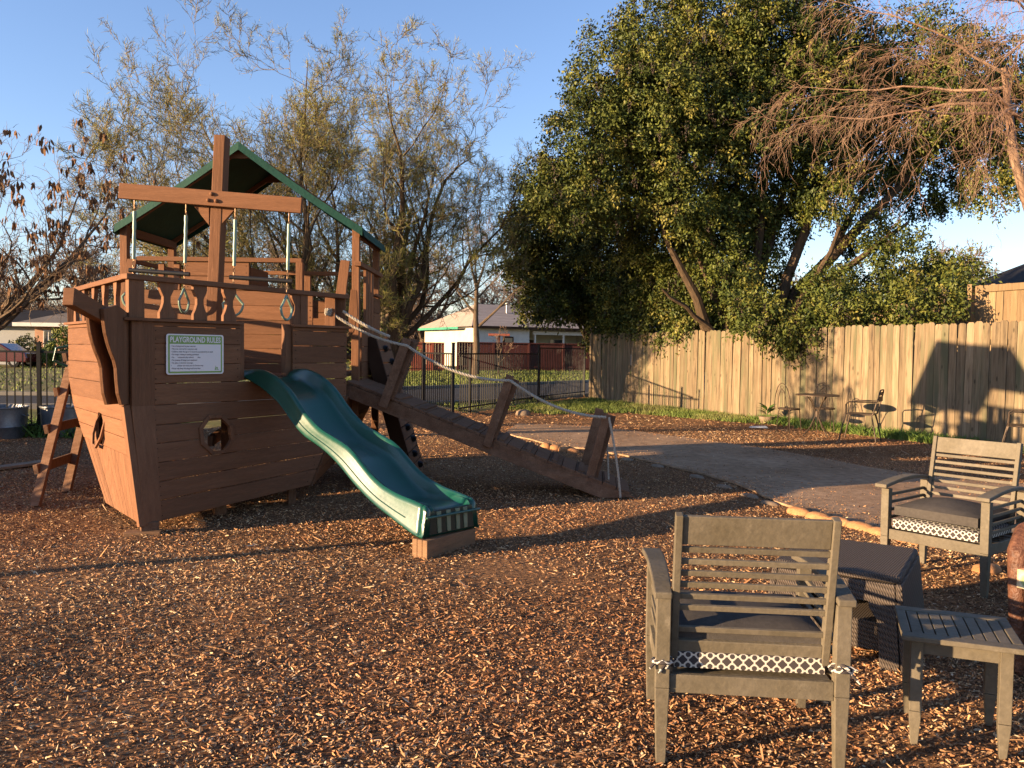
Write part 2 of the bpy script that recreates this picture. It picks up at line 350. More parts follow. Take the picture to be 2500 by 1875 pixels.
def build(name, mb, mat, parent=None, smooth=False, bevel=0, origin=None, label=None, cat=None, group=None, kind=None, world=True):
    """links the collected shapes as ONE mesh object; vertices are given in world space when world is True"""
    v = mb.v
    o_ = Vector(origin) if origin is not None else (wloc(parent) if parent is not None else None)
    if world:
        if o_ is None:
            a = np.array(v); o_ = Vector((float(a[:, 0].mean()), float(a[:, 1].mean()), float(a[:, 2].min())))
        v = [(x[0]-o_.x, x[1]-o_.y, x[2]-o_.z) for x in v]
    else: o_ = o_ if origin is not None else Vector((0, 0, 0))
    ob = bpy.data.objects.new(name, mesh_from(name, v, mb.f, mat, smooth)); COL.objects.link(ob)
    if parent is not None:
        ob.parent = parent
        if world: ob.location = o_-wloc(parent)
        elif origin is not None: ob.location = o_
    elif world or origin is not None: ob.location = o_
    if bevel:
        b = ob.modifiers.new('edge', 'BEVEL'); b.width = bevel; b.segments = 2; b.limit_method = 'ANGLE'
    return props(ob, label, cat, group, kind)

def thing(name, label, cat, loc=(0, 0, 0), rz=0, group=None):
    o = bpy.data.objects.new(name, None); COL.objects.link(o); o.location = loc; o.rotation_euler = (0, 0, rz)
    o.empty_display_size = .1
    return props(o, label, cat, group)

def copy_tree(o, parent=None):
    c = o.copy(); COL.objects.link(c); c.parent = parent
    for ch in list(o.children): copy_tree(ch, c)
    return c

def lerp(a, b, t): return tuple(x+(y-x)*t for x, y in zip(a, b))
def bil(c, u, v):
    return Vector(lerp(lerp(c[0], c[1], u), lerp(c[3], c[2], u), v))

SCREWS = MB()
def plank(parent, mat, c, u0, u1, v0, v1, thick, out, gap=.0022, name='plank', bevel=.005, jit=.003):
    """a board on the bilinear patch c (bl, br, tr, tl); out = outward direction"""
    H = (Vector(c[3])-Vector(c[0])).length or 1; g = gap/H
    q = [bil(c, u0, v0+g), bil(c, u1, v0+g), bil(c, u1, v1-g), bil(c, u0, v1-g)]
    out = Vector(out); o = out*(thick+random.uniform(0, jit)); mb = MB(); mb.prism(q, o)
    cen = sum(q, Vector())/4; on_ = Vector(out).normalized(); ex = (q[1]-q[0]).normalized(); ez = (q[3]-q[0]); 
    if (q[1]-q[0]).length > .25 and ez.length > .08:
        for c0, sgn in ((q[0], 1), (q[1], -1)):
            for tz in (.25, .75):
                p_ = c0+ex*sgn*.03+ez*tz+on_*(thick+.0045); ezn = ez.normalized()
                SCREWS.prism([p_+ex*.0045*math.cos(a_)+ezn*.0045*math.sin(a_) for a_ in (0, 1.05, 2.09, 3.14, 4.19, 5.24)], -on_*.003)
    return build(name, mb, mat, parent, bevel=bevel, origin=cen)

def raw_mesh(name, V, F4, mat, cols=None, tri=False, smooth=False):
    """numpy arrays to mesh: V (n,3); F4 (m,4) or (m,3); cols (n,3) per vertex"""
    me = bpy.data.meshes.new(name); k = F4.shape[1]; m = F4.shape[0]
    me.vertices.add(len(V)); me.vertices.foreach_set('co', V.astype(np.float32).ravel())
    me.loops.add(m*k); me.loops.foreach_set('vertex_index', F4.astype(np.int32).ravel())
    me.polygons.add(m); me.polygons.foreach_set('loop_start', np.arange(0, m*k, k, dtype=np.int32))
    if smooth: me.polygons.foreach_set('use_smooth', np.ones(m, dtype=bool))
    me.materials.append(mat)
    me.update(calc_edges=True)
    if cols is not None:
        a = me.attributes.new('tint', 'FLOAT_COLOR', 'POINT'); c4 = np.ones((len(V), 4), np.float32); c4[:, :3] = cols*K
        a.data.foreach_set('color', c4.ravel())
    return me

def link_mesh(name, me, parent=None, loc=(0, 0, 0), **k):
    o = bpy.data.objects.new(name, me); COL.objects.link(o); o.location = loc
    if parent is not None: o.parent = parent
    return props(o, **k)

_w = [(random.uniform(-1, 1), random.uniform(-1, 1)) for _ in range(14)]
_ph = [random.uniform(0, 6.28) for _ in range(14)]
def gz(x, y):
    "gentle relief of the mulch: metres"
    x = np.asarray(x, float); y = np.asarray(y, float); z = np.zeros_like(x+y)
    for i, (a, b) in enumerate(_w):
        k = [.9, 1.5, 2.6, 4.1, 6.0, 7.5, 9.5, 12.0, 14.5, 17, 20, 24, 28, 33][i]; n = math.hypot(a, b)
        z = z+np.sin((a*x+b*y)/n*k+_ph[i])/(k**.75)
    far = np.clip((11.0-y)/5.0, .25, 1.0)
    return z*.0062*far

# ------------------------------------------------------------------ ground, street, path
def in_poly(x, y, poly):
    x = np.asarray(x); y = np.asarray(y); c = np.zeros(x.shape, bool); j = len(poly)-1
    for i in range(len(poly)):
        xi, yi = poly[i]; xj, yj = poly[j]
        t = ((yi > y) != (yj > y)) & (x < (xj-xi)*(y-yi)/((yj-yi) or 1e-9)+xi)
        c ^= t; j = i
    return c

big = MB(); big.add([(-300, -60, -.03), (300, -60, -.03), (300, 500, -.03), (-300, 500, -.03)], [(0, 1, 2, 3)])
build('ground', big, M['lawn'], kind='structure', origin=(0, 0, -.03))

YARD = [(-14, -5), (14, -5), (14, 8), (8.6, 12.5), (2.9, 24.6), (2.3, 26.3), (.73, 23.0), (-1, 18.6), (-3.2, 24.9), (-5.6, 12.9), (-14, 12.9)]
ys = [-5.0]
while ys[-1] < 27: ys.append(ys[-1]+(.30 if ys[-1] < 2 else .05 if ys[-1] < 6 else .08 if ys[-1] < 10 else .2))
xs = np.concatenate([np.arange(-14, -6, .4), np.arange(-6, 6, .06), np.arange(6, 14.01, .4)]); ys = np.array(ys)
GX, GY = np.meshgrid(xs, ys); GZ = gz(GX, GY)
nx, ny = len(xs), len(ys)
idx = np.arange(nx*ny).reshape(ny, nx)
Q = np.stack([idx[:-1, :-1], idx[:-1, 1:], idx[1:, 1:], idx[1:, :-1]], -1).reshape(-1, 4)
cx = (GX[:-1, :-1]+GX[1:, 1:]).ravel()/2; cy = (GY[:-1, :-1]+GY[1:, 1:]).ravel()/2
Q = Q[in_poly(cx, cy, YARD)]
link_mesh('mulch_ground', raw_mesh('mulch_ground', np.stack([GX, GY, GZ], -1).reshape(-1, 3), Q, M['mulch'], smooth=True), kind='structure')

def sheet(name, poly, z, mat, th=.02):
    mb = MB(); mb.prism([(x, y, z-th) for x, y in poly], (0, 0, th))
    return build(name, mb, mat, kind='structure', origin=(poly[0][0], poly[0][1], z))

PATH_LOW = [(-.1, 14.2), (.58, 12.6), (1.35, 11.7), (2.15, 10.0), (2.50, 8.75), (2.62, 7.78), (3.05, 6.86), (3.4, 6.35), (3.95, 5.75), (6.5, 4.0)]
PATH_UP = [(8.5, 7.0), (5.95, 9.2), (4.75, 10.1), (3.95, 12.1), (3.0, 13.7), (1.5, 15.6), (.1, 16.0)]
def smooth_line(pts, n=5):
    out = []
    for i in range(len(pts)-1):
        p0 = pts[max(i-1, 0)]; p1 = pts[i]; p2 = pts[i+1]; p3 = pts[min(i+2, len(pts)-1)]
        for k in range(n):
            t = k/n; out.append(tuple(.5*(2*b+(c-a)*t+(2*a-5*b+4*c-d)*t*t+(3*b-a-3*c+d)*t**3) for a, b, c, d in zip(p0, p1, p2, p3)))
    return out+[pts[-1]]
_rg = random.Random(4)
path_poly = [(x+_rg.uniform(-.03, .03), y+_rg.uniform(-.04, .04)) for x, y in smooth_line(PATH_LOW)+smooth_line(PATH_UP)]
sheet('path', path_poly, .026, M['path'])

ST_NEAR = [(-70, 8), (-30, 14.2), (-12, 18.3), (-5, 20.2), (-1.5, 21.8), (.7, 24.2), (3, 27.6), (9, 34.5), (22, 49)]
ST_FAR = [(22, 62), (9, 46), (3.2, 38.2), (-2, 31.6), (-5, 28.2), (-12, 23.4), (-30, 20.5), (-70, 15.5)]
sheet('street', ST_NEAR+ST_FAR, -.015, M['asphalt'], .01)
def kerb(line, name):
    mb = MB()
    for a, b in zip(line[:-1], line[1:]):
        mb.beam((*a, .02), (*b, .02), .16, .13)
    return build(name, mb, M['kerb'], kind='structure')
kerb(ST_NEAR, 'kerb'); kerb(ST_FAR, 'kerb')

# loose wood chips over the yard
rng = np.random.default_rng(5)
def chip_mesh(name, n_try, y0, y1, dens, lmin=.018, lmax=.062):
    Y = rng.uniform(y0, y1, n_try); X = rng.uniform(-1, 1, n_try)*(.68*Y+.5)
    area = (y1-y0)*1.0; pr = dens(Y)*(2*(.68*Y+.5)); pr = pr/pr.max()
    k = rng.random(n_try) < pr; X, Y = X[k], Y[k]
    ok = in_poly(X, Y, YARD); inp = in_poly(X, Y, path_poly)
    pe = np.array(path_poly); dmin = np.full(len(X), 9.0)
    for k_ in np.nonzero(inp)[0]: dmin[k_] = np.min(np.hypot(pe[:, 0]-X[k_], pe[:, 1]-Y[k_]))
    ok &= ~(inp & (rng.random(len(X)) > .05+.75*np.exp(-dmin/.16))); X, Y, inp = X[ok], Y[ok], inp[ok]
    wear = np.sin(X*2.1+1.4*np.sin(Y*1.6))*np.sin(Y*2.6+1.1*np.sin(X*1.9)); wk = rng.random(len(X)) > .45*np.clip(wear, 0, 1)+.55*np.exp(-((X+.1)**2+(Y-5.35)**2)/.25)
    X, Y, inp = X[wk], Y[wk], inp[wk]
    n = len(X); L = rng.uniform(lmin, lmax, n)*rng.choice([.45, .85, 1.35], n, p=[.50, .42, .08]); W = rng.uniform(.0035, .0095, n); T = rng.uniform(.003, .008, n)
    yaw = rng.normal(.35, 1.0, n); pit = rng.normal(0, .35, n); rol = rng.uniform(0, 6.283, n)
    cy_, sy_ = np.cos(yaw), np.sin(yaw); cp, sp = np.cos(pit), np.sin(pit); cr, sr = np.cos(rol), np.sin(rol)
    ax = np.stack([cy_*cp, sy_*cp, sp], -1)
    b0 = np.stack([-sy_, cy_, np.zeros(n)], -1); up0 = np.cross(ax, b0)
    ay = b0*cr[:, None]+up0*sr[:, None]; az = np.cross(ax, ay)
    clump = np.sin(X*5.1+1.7*np.sin(Y*3.3))*np.sin(Y*6.3+1.1*np.sin(X*4.7))
    Z = np.where(inp, .028, gz(X, Y)+.002)+rng.random(n)*(.004+.008*np.clip(clump+.3, 0, 1))+np.abs(sp)*L*.3
    c = np.stack([X, Y, Z], -1)
    V = np.zeros((n, 6, 3)); sk = rng.uniform(-.25, .25, n)
    for i, (a, b, d) in enumerate(((-.5, 0, .1), (-.28, -.5, 0), (-.2, .5, .1), (.25, -.42, .1), (.3, .45, -.1), (.5, .05, 0))):
        V[:, i] = c+ax*(L*(a+b*sk))[:, None]+ay*(W*b)[:, None]+az*(T*d)[:, None]
    top = c+az*(T*.5)[:, None]
    V = np.concatenate([V, top[:, None]], 1)
    base = np.arange(n)[:, None, None]*7
    F = (np.array([(0, 1, 6), (1, 3, 6), (3, 5, 6), (5, 4, 6), (4, 2, 6), (2, 0, 6)])[None]+base).reshape(-1, 3)
    pal = np.array([(.58, .325, .158), (.74, .50, .28), (.40, .190, .090), (.115, .062, .038), (.43, .245, .128), (.80, .60, .39)])
    red = np.sin(X*.9+2*np.sin(Y*.6))*np.sin(Y*1.1+X*.4)
    ci = rng.choice(6, n, p=[.28, .11, .24, .10, .23, .04]); col = pal[ci]*rng.uniform(.7, 1.2, (n, 1))*(1+.12*red[:, None]*np.array([-.2, .5, .8]))*(1+.22*np.sin(X*1.3+1.9*np.sin(Y*.9+.6))*np.sin(Y*1.7+1.2*np.sin(X*.8)))[:, None]
    return raw_mesh(name, V.reshape(-1, 3), F, M['chips'], np.repeat(col, 7, 0))
den = lambda Y: (3.5/np.maximum(Y, 2.3))**1.25
link_mesh('wood_chips', chip_mesh('wood_chips', 520000, 2.2, 15.5, den, .010, .038), kind='stuff', label='loose wood chip mulch covering the playground floor')
den2 = lambda Y: np.ones_like(Y)
link_mesh('far_chips', chip_mesh('far_chips', 60000, 13.5, 26, den2, .04, .10), kind='stuff', label='coarse tan mulch and straw on the far side of the dirt path')
link_mesh('straw', chip_mesh('straw', 5000, 2.4, 19, den2, .08, .16), kind='stuff', label='thin straw and twigs scattered over the mulch')

# grass
def blades(name, poly, n, h, w, label, mat='grass', seed=1, z0=0.0, lean=.5):
    g = np.random.default_rng(seed); px = [p[0] for p in poly]; py = [p[1] for p in poly]
    X = g.uniform(min(px), max(px), n*3); Y = g.uniform(min(py), max(py), n*3); k = in_poly(X, Y, poly)
    cl = np.sin(X*3.1+1.3*np.sin(Y*2.3))*np.cos(Y*2.7+X)+g.normal(0, .5, len(X)); k &= cl > -.35
    X, Y = X[k][:n], Y[k][:n]; n = len(X)
    a = g.uniform(0, 2*math.pi, n); hh = h*g.uniform(.45, 1.25, n); ww = w*g.uniform(.6, 1.3, n); l = g.normal(0, lean, (n, 2))*hh[:, None]
    V = np.zeros((n, 3, 3)); V[:, 0] = np.stack([X-np.cos(a)*ww, Y-np.sin(a)*ww, np.full(n, z0)], -1)
    V[:, 1] = np.stack([X+np.cos(a)*ww, Y+np.sin(a)*ww, np.full(n, z0)], -1)
    V[:, 2] = np.stack([X+l[:, 0], Y+l[:, 1], z0+hh], -1)
    F = np.arange(n*3).reshape(-1, 3)
    return link_mesh(name, raw_mesh(name, V.reshape(-1, 3), F, M[mat]), kind='stuff', label=label)
# wooden fence runs from FA (far) to FB (near, beyond the right edge)
FA = (2.40, 24.7); FD = (4.68, -10.25); FL_ = math.hypot(*FD); FU = (FD[0]/FL_, FD[1]/FL_); FN = (FU[1], -FU[0])   # FN points into the yard (-x,-y side)
def fpt(s, off=0, z=0): return (FA[0]+FU[0]*s+FN[0]*off, FA[1]+FU[1]*s+FN[1]*off, z)
blades('grass', [fpt(0, .02)[:2], fpt(8.2, .02)[:2], fpt(14.5, .02)[:2], fpt(14.5, .45)[:2], fpt(8.6, .8)[:2], fpt(5, 1.9)[:2], (.9, 18.6), (-.3, 19.9), (.9, 22.6)], 45000, .10, .010, 'green grass growing along the foot of the wooden fence')
blades('weeds', [fpt(7.6, .03)[:2], fpt(12.6, .03)[:2], fpt(12.6, .55)[:2], fpt(7.6, .6)[:2]], 7000, .16, .016, 'leafy green weeds at the foot of the fence by the bistro table', 'weeds', 2, lean=.9)
blades('grass', [(-3.3, 22), (-1.1, 19.1), (.7, 23.3), (2.2, 26.8), (2.6, 27), (.6, 24.0), (-1.5, 21.7), (-3, 21.2)], 6000, .09, .010, 'grass verge between the black fence and the street', seed=3)
blades('grass', [(-5, 28.6), (-2, 32), (3.2, 38.6), (9, 46.4), (9, 57), (-6, 52), (-8, 34)], 22000, .16, .03, 'green grass verge across the street before the red fence', seed=4)
blades('grass', [(-34, 21.2), (-12, 24), (-6, 30), (-10, 50), (-40, 50)], 6000, .10, .03, 'sunlit front lawn across the street on the left', seed=5)
blades('weeds', [(-9, 12.6), (-5.4, 12.6), (-5.4, 14.3), (-9, 14.3)], 2500, .22, .02, 'bright weeds behind the metal tubs by the black fence', 'weeds', 6, lean=.7)

# ------------------------------------------------------------------ wooden fences
def picket_mesh(name, w, h, mat, t=.017, ear=.03):
    mb = MB(); mb.prism([(-w/2, 0, 0), (w/2, 0, 0), (w/2, 0, h-ear), (w/2-ear, 0, h), (-w/2+ear, 0, h), (-w/2, 0, h-ear)], (0, t, 0))
    return mesh_from(name, mb.v, mb.f, mat)
fang = math.atan2(FU[1], FU[0])
wf = thing('wooden_fence', 'long weathered picket fence of dog-eared boards with a house shadow on it', 'fence', (FA[0], FA[1], 0))
wf['label'] = 'long weathered board fence with dog-eared tops running along the right side of the yard'
pm = [picket_mesh('board', .136, 1.91+.012*k, M['picket']) for k in range(4)]
s = 0.0; rg = random.Random(2); i = 0
while s < 16.5:
    o = bpy.data.objects.new('board', pm[rg.randrange(4)]); COL.objects.link(o); o.parent = wf
    x, y, _ = fpt(s, rg.uniform(-.008, .010)); o.location = (x-FA[0], y-FA[1], .005+.0055*s+rg.uniform(-.008, .008))
    o.rotation_euler = (rg.uniform(-.006, .006), rg.uniform(-.013, .013), fang+rg.uniform(-.07, .07))
    s += rg.uniform(.1385, .146); i += 1
for z in (.35, 1.0, 1.62):
    mb = MB(); mb.beam(fpt(-.05, -.05, z), fpt(16.5, -.05, z+.07), .04, .09); build('rail', mb, M['picket'], wf)
for k in range(8):
    mb = MB(); mb.beam(fpt(k*2.35, -.11, 0), fpt(k*2.35, -.11, 1.85), .09, .09, up=(1, 0, 0)); build('post', mb, M['picket'], wf)
mb = MB(); mb.beam(fpt(-.10, 0, 0), fpt(-.10, 0, 1.96), .09, .09, up=(FN[0], FN[1], 0)); build('post', mb, M['picket'], wf)

uf = thing('tall_fence', 'taller newer board fence of the neighbour rising behind the weathered fence', 'fence', (9.1, 16.5, 0))
pu = [picket_mesh('board', .142, 2.72, M['picket_new']), picket_mesh('board', .142, 2.70, M['picket_new'])]
def upt(s, off=0, z=0): return (9.1+FU[0]*s+FN[0]*off, 16.5+FU[1]*s+FN[1]*off, z)
for k in range(54):
    s = -4.6+k*.147
    o = bpy.data.objects.new('board', pu[k % 2]); COL.objects.link(o); o.parent = uf
    x, y, _ = upt(s); o.location = (x-9.1, y-16.5, (.12 if s > 0 else -.16)+rg.uniform(-.01, .01)); o.rotation_euler = (0, rg.uniform(-.006, .006), fang)
mb = MB(); mb.beam(upt(-.02, .05, 0), upt(-.02, .05, 2.86), .10, .10, up=(FN[0], FN[1], 0)); build('post', mb, M['picket_new'], uf, bevel=.004)
mb = MB(); mb.beam(upt(.06, .03, 2.76), upt(3.3, .03, 2.78), .03, .13); build('top_trim', mb, M['picket_new'], uf, bevel=.003)
mb = MB(); mb.beam(upt(.06, -.06, 1.2), upt(3.3, -.06, 1.2), .04, .09); mb.beam(upt(-4.6, -.06, 1.2), upt(0, -.06, 1.2), .04, .09); build('rail', mb, M['picket_new'], uf)

# neighbour's dark hip roof behind the tall fence
nh = thing('neighbour_house', 'neighbouring house with a dark shingled hip roof behind the tall fence', 'house', (20, 27, 0))
mb = MB(); mb.hexa([(15.6, 23, 0), (26, 23, 0), (26, 33, 0), (15.6, 33, 0)], [(15.6, 23, 3.0), (26, 23, 3.0), (26, 33, 3.0), (15.6, 33, 3.0)]); build('wall', mb, M['greywall'], nh)
rb = MB(); e = [(15.0, 22.4, 3.0), (26.6, 22.4, 3.0), (26.6, 33.6, 3.0), (15.0, 33.6, 3.0)]; a, b = (20.0, 28, 5.7), (21.6, 28, 5.7)
rb.add(e+[a, b], [(0, 1, 5, 4), (1, 2, 5), (2, 3, 4, 5), (3, 0, 4), (3, 2, 1, 0)]); build('roof', rb, M['roofd'], nh)

# ------------------------------------------------------------------ black metal fences and gate
bal = MB(); bal.box((0, 0, .5), (.016, .016, 1.0)); bal_me = mesh_from('baluster', bal.v, bal.f, M['black_metal'])
def metal_fence(label, A, B, h, posts, group=None, name='metal_fence', z0=.06, pitch=.115, post_h=None, cat='fence', rails=2):
    t = thing(name, label, cat, (A[0], A[1], 0), group=group)
    L = math.hypot(B[0]-A[0], B[1]-A[1]); ux, uy = (B[0]-A[0])/L, (B[1]-A[1])/L; an = math.atan2(uy, ux)
    n = int(L/pitch)
    for k in range(1, n):
        s = k*L/n
        if any(abs(s-p*L) < .05 for p in posts): continue
        o = bpy.data.objects.new('baluster', bal_me); COL.objects.link(o); o.parent = t
        o.location = (ux*s, uy*s, z0); o.scale = (1, 1, h-z0-.03); o.rotation_euler = (0, 0, an)
    for z in ((h-.02, z0+.10) if rails == 2 else (h-.02, h-.18, z0+.1)):
        mb = MB(); mb.beam((A[0], A[1], z), (B[0], B[1], z), .028, .032); build('rail', mb, M['black_metal'], t)
    for p in posts:
        x, y = A[0]+ux*L*p, A[1]+uy*L*p; ph = post_h or h+.05
        mb = MB(); mb.box((x, y, ph/2), (.055, .055, ph), an); mb.box((x, y, ph+.01), (.068, .068, .02), an); build('post', mb, M['black_metal'], t)
    return t
metal_fence('black metal fence with a square post behind the two steel tubs', (-10.4, 12.55), (-5.7, 13.3), 1.33, (0, .635, 1), post_h=1.44)
metal_fence('black metal fence running back towards the street behind the boarding ramp', (-1.25, 17.6), (-3.7, 23.4), 1.36, (0, .34, .67, 1), post_h=1.56, pitch=.15)
metal_fence('black metal gate of thin upright bars between two posts', (-1.16, 17.9), (.70, 22.9), 1.36, (.12, ), name='metal_gate', cat='gate', post_h=1.48)
metal_fence('black metal fence panel between the gate and the wooden fence', (.73, 23.0), (2.30, 26.2), 1.52, (0, .98))

# galvanised tubs
def tub(x, y, r, h, label):
    t = thing('steel_tub', label, 'tub', (x, y, 0), group='galvanised tubs by the black fence')
    mb = MB(); mb.lathe([(r*.93, 0), (r*.94, .02), (r*.96, h*.35), (r*.975, h*.38), (r*.965, h*.41), (r, h-.02), (r+.012, h-.012), (r+.012, h+.006), (r-.004, h+.008), (r-.012, h-.02), (r-.03, h-.10)], (x, y, 0), 40)
    build('shell', mb, M['galv'], t, smooth=True)
    mb = MB(); mb.lathe([(r-.02, h-.09), (r*.5, h-.07), (.001, h-.065)], (x, y, 0), 24); build('soil', mb, M['soil'], t)
    mb = MB()
    for s in (-1, 1):
        mb.tube([(x+s*(r+.005), y-.06, h-.10), (x+s*(r+.05), y-.05, h-.13), (x+s*(r+.05), y+.05, h-.13), (x+s*(r+.005), y+.06, h-.10)], .007, 6)
    build('handle', mb, M['galv'], t, smooth=True)
tub(-7.88, 12.62, .46, .47, 'galvanised steel tub cut by the picture edge at the black fence')
tub(-7.02, 12.95, .30, .47, 'round galvanised steel tub half hidden behind the wooden ladder')

# ------------------------------------------------------------------ houses across the street
def house_left():
    t = thing('brick_house', 'low brick house with a white fascia and grey roof across the street', 'house', (-29, 54, 0))
    mb = MB(); mb.box((-26.5, 57.5, 1.3), (9, 7, 2.6)); build('wall', mb, M['brick'], t)
    mb = MB(); mb.box((-34.2, 57.2, 1.25), (6.4, 5.4, 2.5)); build('side_wall', mb, M['greywall'], t)
    rb = MB(); e = [(-31.9, 53.2, 2.72), (-21, 53.2, 2.72), (-21, 62, 2.72), (-31.9, 62, 2.72)]; a, b = (-28.2, 57.5, 4.1), (-24.5, 57.5, 4.1)
    rb.add(e+[a, b], [(0, 1, 5, 4), (1, 2, 5), (2, 3, 4, 5), (3, 0, 4), (3, 2, 1, 0)]); build('roof', rb, M['roofg'], t)
    rb = MB(); e = [(-39, 53.9, 2.5), (-30.2, 53.9, 2.5), (-30.2, 61, 2.5), (-39, 61, 2.5)]; a, b = (-37, 57.5, 3.7), (-31, 57.5, 3.7)
    rb.add(e+[a, b], [(0, 1, 5, 4), (1, 2, 5), (2, 3, 4, 5), (3, 0, 4), (3, 2, 1, 0)]); build('porch_roof', rb, M['roofd'], t)
    mb = MB(); mb.box((-26.45, 53.18, 2.62), (11, .06, .24)); mb.box((-31.93, 57.6, 2.62), (.06, 8.8, .24)); build('fascia', mb, M['white'], t)
    for x, w in ((-30.1, .62), (-28.5, .9), (-25, 1.2)):
        mb = MB(); mb.box((x, 53.96, 1.55), (w, .06, 1.45)); f = build('window', mb, M['white'], t)
        mb = MB(); mb.box((x-w/4, 53.92, 1.55), (w/2-.12, .03, 1.3)); mb.box((x+w/4, 53.92, 1.55), (w/2-.12, .03, 1.3)); build('pane', mb, M['glass'], f)
    mb = MB(); mb.box((-31.3, 54.6, 1.2), (.9, .1, 2.1)); build('door', mb, M['dark_in'], t)
house_left()

def house_white():
    t = thing('white_house', 'white clapboard house with a pale shingle roof and porch beyond the red fence', 'house', (-3.0, 66.5, 0), R(29))
    def B(name, boxes, mat, par=t):
        mb = MB()
        for c, d in boxes: mb.box(c, d)
        return build(name, mb, mat, par, world=False, bevel=0)
    # local x along the long wall, y into the house
    B('wall', [((2.5, 5, 1.6), (5, 10, 3.2)), ((8.4, 6.6, 1.6), (6.8, 6.8, 3.2)), ((15.6, 4.6, 1.7), (7.6, 11, 3.4))], M['white'])
    mb = MB()
    for k in range(15):
        z = .2+k*.21
        for x0, x1, y in ((.0, 5.0, 0), (11.8, 19.4, -.9)): mb.hexa([(x0, y-.03, z), (x1, y-.03, z), (x1, y, z), (x0, y, z)], [(x0, y-.008, z+.20), (x1, y-.008, z+.20), (x1, y, z+.20), (x0, y, z+.20)])
        mb.hexa([(-.03, 0, z), (0, 0, z), (0, 10, z), (-.03, 10, z)], [(-.008, 0, z+.2), (0, 0, z+.2), (0, 10, z+.2), (-.008, 10, z+.2)])
    s = build('siding', mb, M['white'], t, world=False); s['kind'] = 'stuff'
    B('wing_wall', [((-.075, 5, 1.5), (.06, 10, 3.0))], M['cream'])
    B('wing_fascia', [((-.66, 6.0, 3.14), (.06, 8.4, .20))], M['trimgreen'])
    mb = MB(); mb.add([(-.6, -.6, 3.25), (19.9, -.6, 3.25), (19.9, 5.2, 5.35), (2.6, 5.2, 5.35), (-.6, 10.6, 3.25), (19.9, 10.6, 3.25)], [(0, 1, 2, 3), (0, 3, 4), (3, 2, 5, 4), (0, 4, 5, 1)])
    build('roof', mb, M['roofw'], t, world=False)
    B('fascia', [((9.6, -.62, 3.2), (20.4, .06, .2))], M['dark_in'])
    mb = MB(); mb.prism([(11.9, -.95, 3.4), (19.4, -.95, 3.4), (15.6, -.95, 4.9)], (0, .2, 0)); build('gable', mb, M['white'], t, world=False)
    B('porch_post', [((5.6, .1, 1.5), (.14, .14, 3))], M['white']); B('porch_post', [((8.4, .1, 1.5), (.14, .14, 3))], M['white']); B('porch_post', [((11.4, .1, 1.5), (.14, .14, 3))], M['white'])
    B('porch_wall', [((8.5, 3.17, 1.5), (6.4, .05, 2.9))], M['cream'])
    B('porch_beam', [((8.5, .1, 2.85), (6.2, .16, .28))], M['white'])
    w = B('window', [((3.0, -.05, 1.75), (.95, .08, 1.5))], M['dark_in']); B('pane', [((3.0, -.10, 1.75), (.7, .03, 1.25))], M['glass'], w)
    w = B('window', [((9.6, 3.15, 1.8), (1.5, .08, 1.3))], M['white']); B('pane', [((9.6, 3.1, 1.8), (1.3, .03, 1.1))], M['glass'], w)
    d = B('door', [((6.8, 3.15, 1.2), (1.0, .08, 2.2))], M['dark_in'])
    w = B('window', [((14.6, -1.0, 1.7), (.9, .1, 1.1))], M['white']); B('pane', [((14.6, -1.07, 1.7), (.7, .03, .9))], M['glass'], w)
    for x, y, z in ((4.5, 3.0, 4.9), (10.8, 3.6, 5.1), (7.0, 2.2, 4.5)):
        mb = MB(); mb.tube([(x, y, z-.5), (x, y, z+.35)], .09, 8); mb.tube([(x, y, z+.35), (x, y, z+.5)], .16, 8); build('roof_vent', mb, M['galv'], t, world=False)
house_white()

# red board fences across the street
def far_fence(name, label, A, B, h, mat, notch=False):
    t = thing(name, label, 'fence', (A[0], A[1], 0)); L = math.hypot(B[0]-A[0], B[1]-A[1]); ux, uy = (B[0]-A[0])/L, (B[1]-A[1])/L; mb = MB(); k = 0; s = 0
    while s < L:
        hh = h+random.uniform(-.02, .02); x, y = A[0]+ux*s, A[1]+uy*s
        mb.box((x, y, hh/2), (.17, .04, hh), math.atan2(uy, ux)); s += .18
    b = build('boards', mb, mat, t); b['kind'] = 'stuff'
    mb = MB(); mb.beam((A[0], A[1]-.06, h+.02), (B[0], B[1]-.06, h+.02), .12, .07); mb.beam((A[0], A[1]-.05, .3), (B[0], B[1]-.05, .3), .06, .1); build('rail', mb, mat, t)
    for k in range(int(L/2.4)+1):
        mb = MB(); mb.box((A[0]+ux*k*2.4, A[1]+uy*k*2.4-.07, h/2), (.13, .13, h+.1), math.atan2(uy, ux)); build('post', mb, mat, t)
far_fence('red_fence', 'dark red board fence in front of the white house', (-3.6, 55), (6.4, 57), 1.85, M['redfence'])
far_fence('red_fence', 'sunlit-coloured red board fence section left of the dark red fence, seen through the bars', (-9.5, 49), (-4.1, 50), 1.75, M['redlit'])
t = thing('bird_table', 'small dark red table on a post above the red fence', 'bird table', (-.95, 58.6, 0))
mb = MB(); mb.box((-.95, 58.6, 1.2), (.16, .16, 2.4)); build('post', mb, M['redfence'], t)
mb = MB(); mb.box((-.95, 58.6, 2.42), (1.5, .6, .08)); mb.box((-.95, 58.3, 2.47), (1.5, .05, .14)); build('tray', mb, M['redlit'], t, bevel=.01)

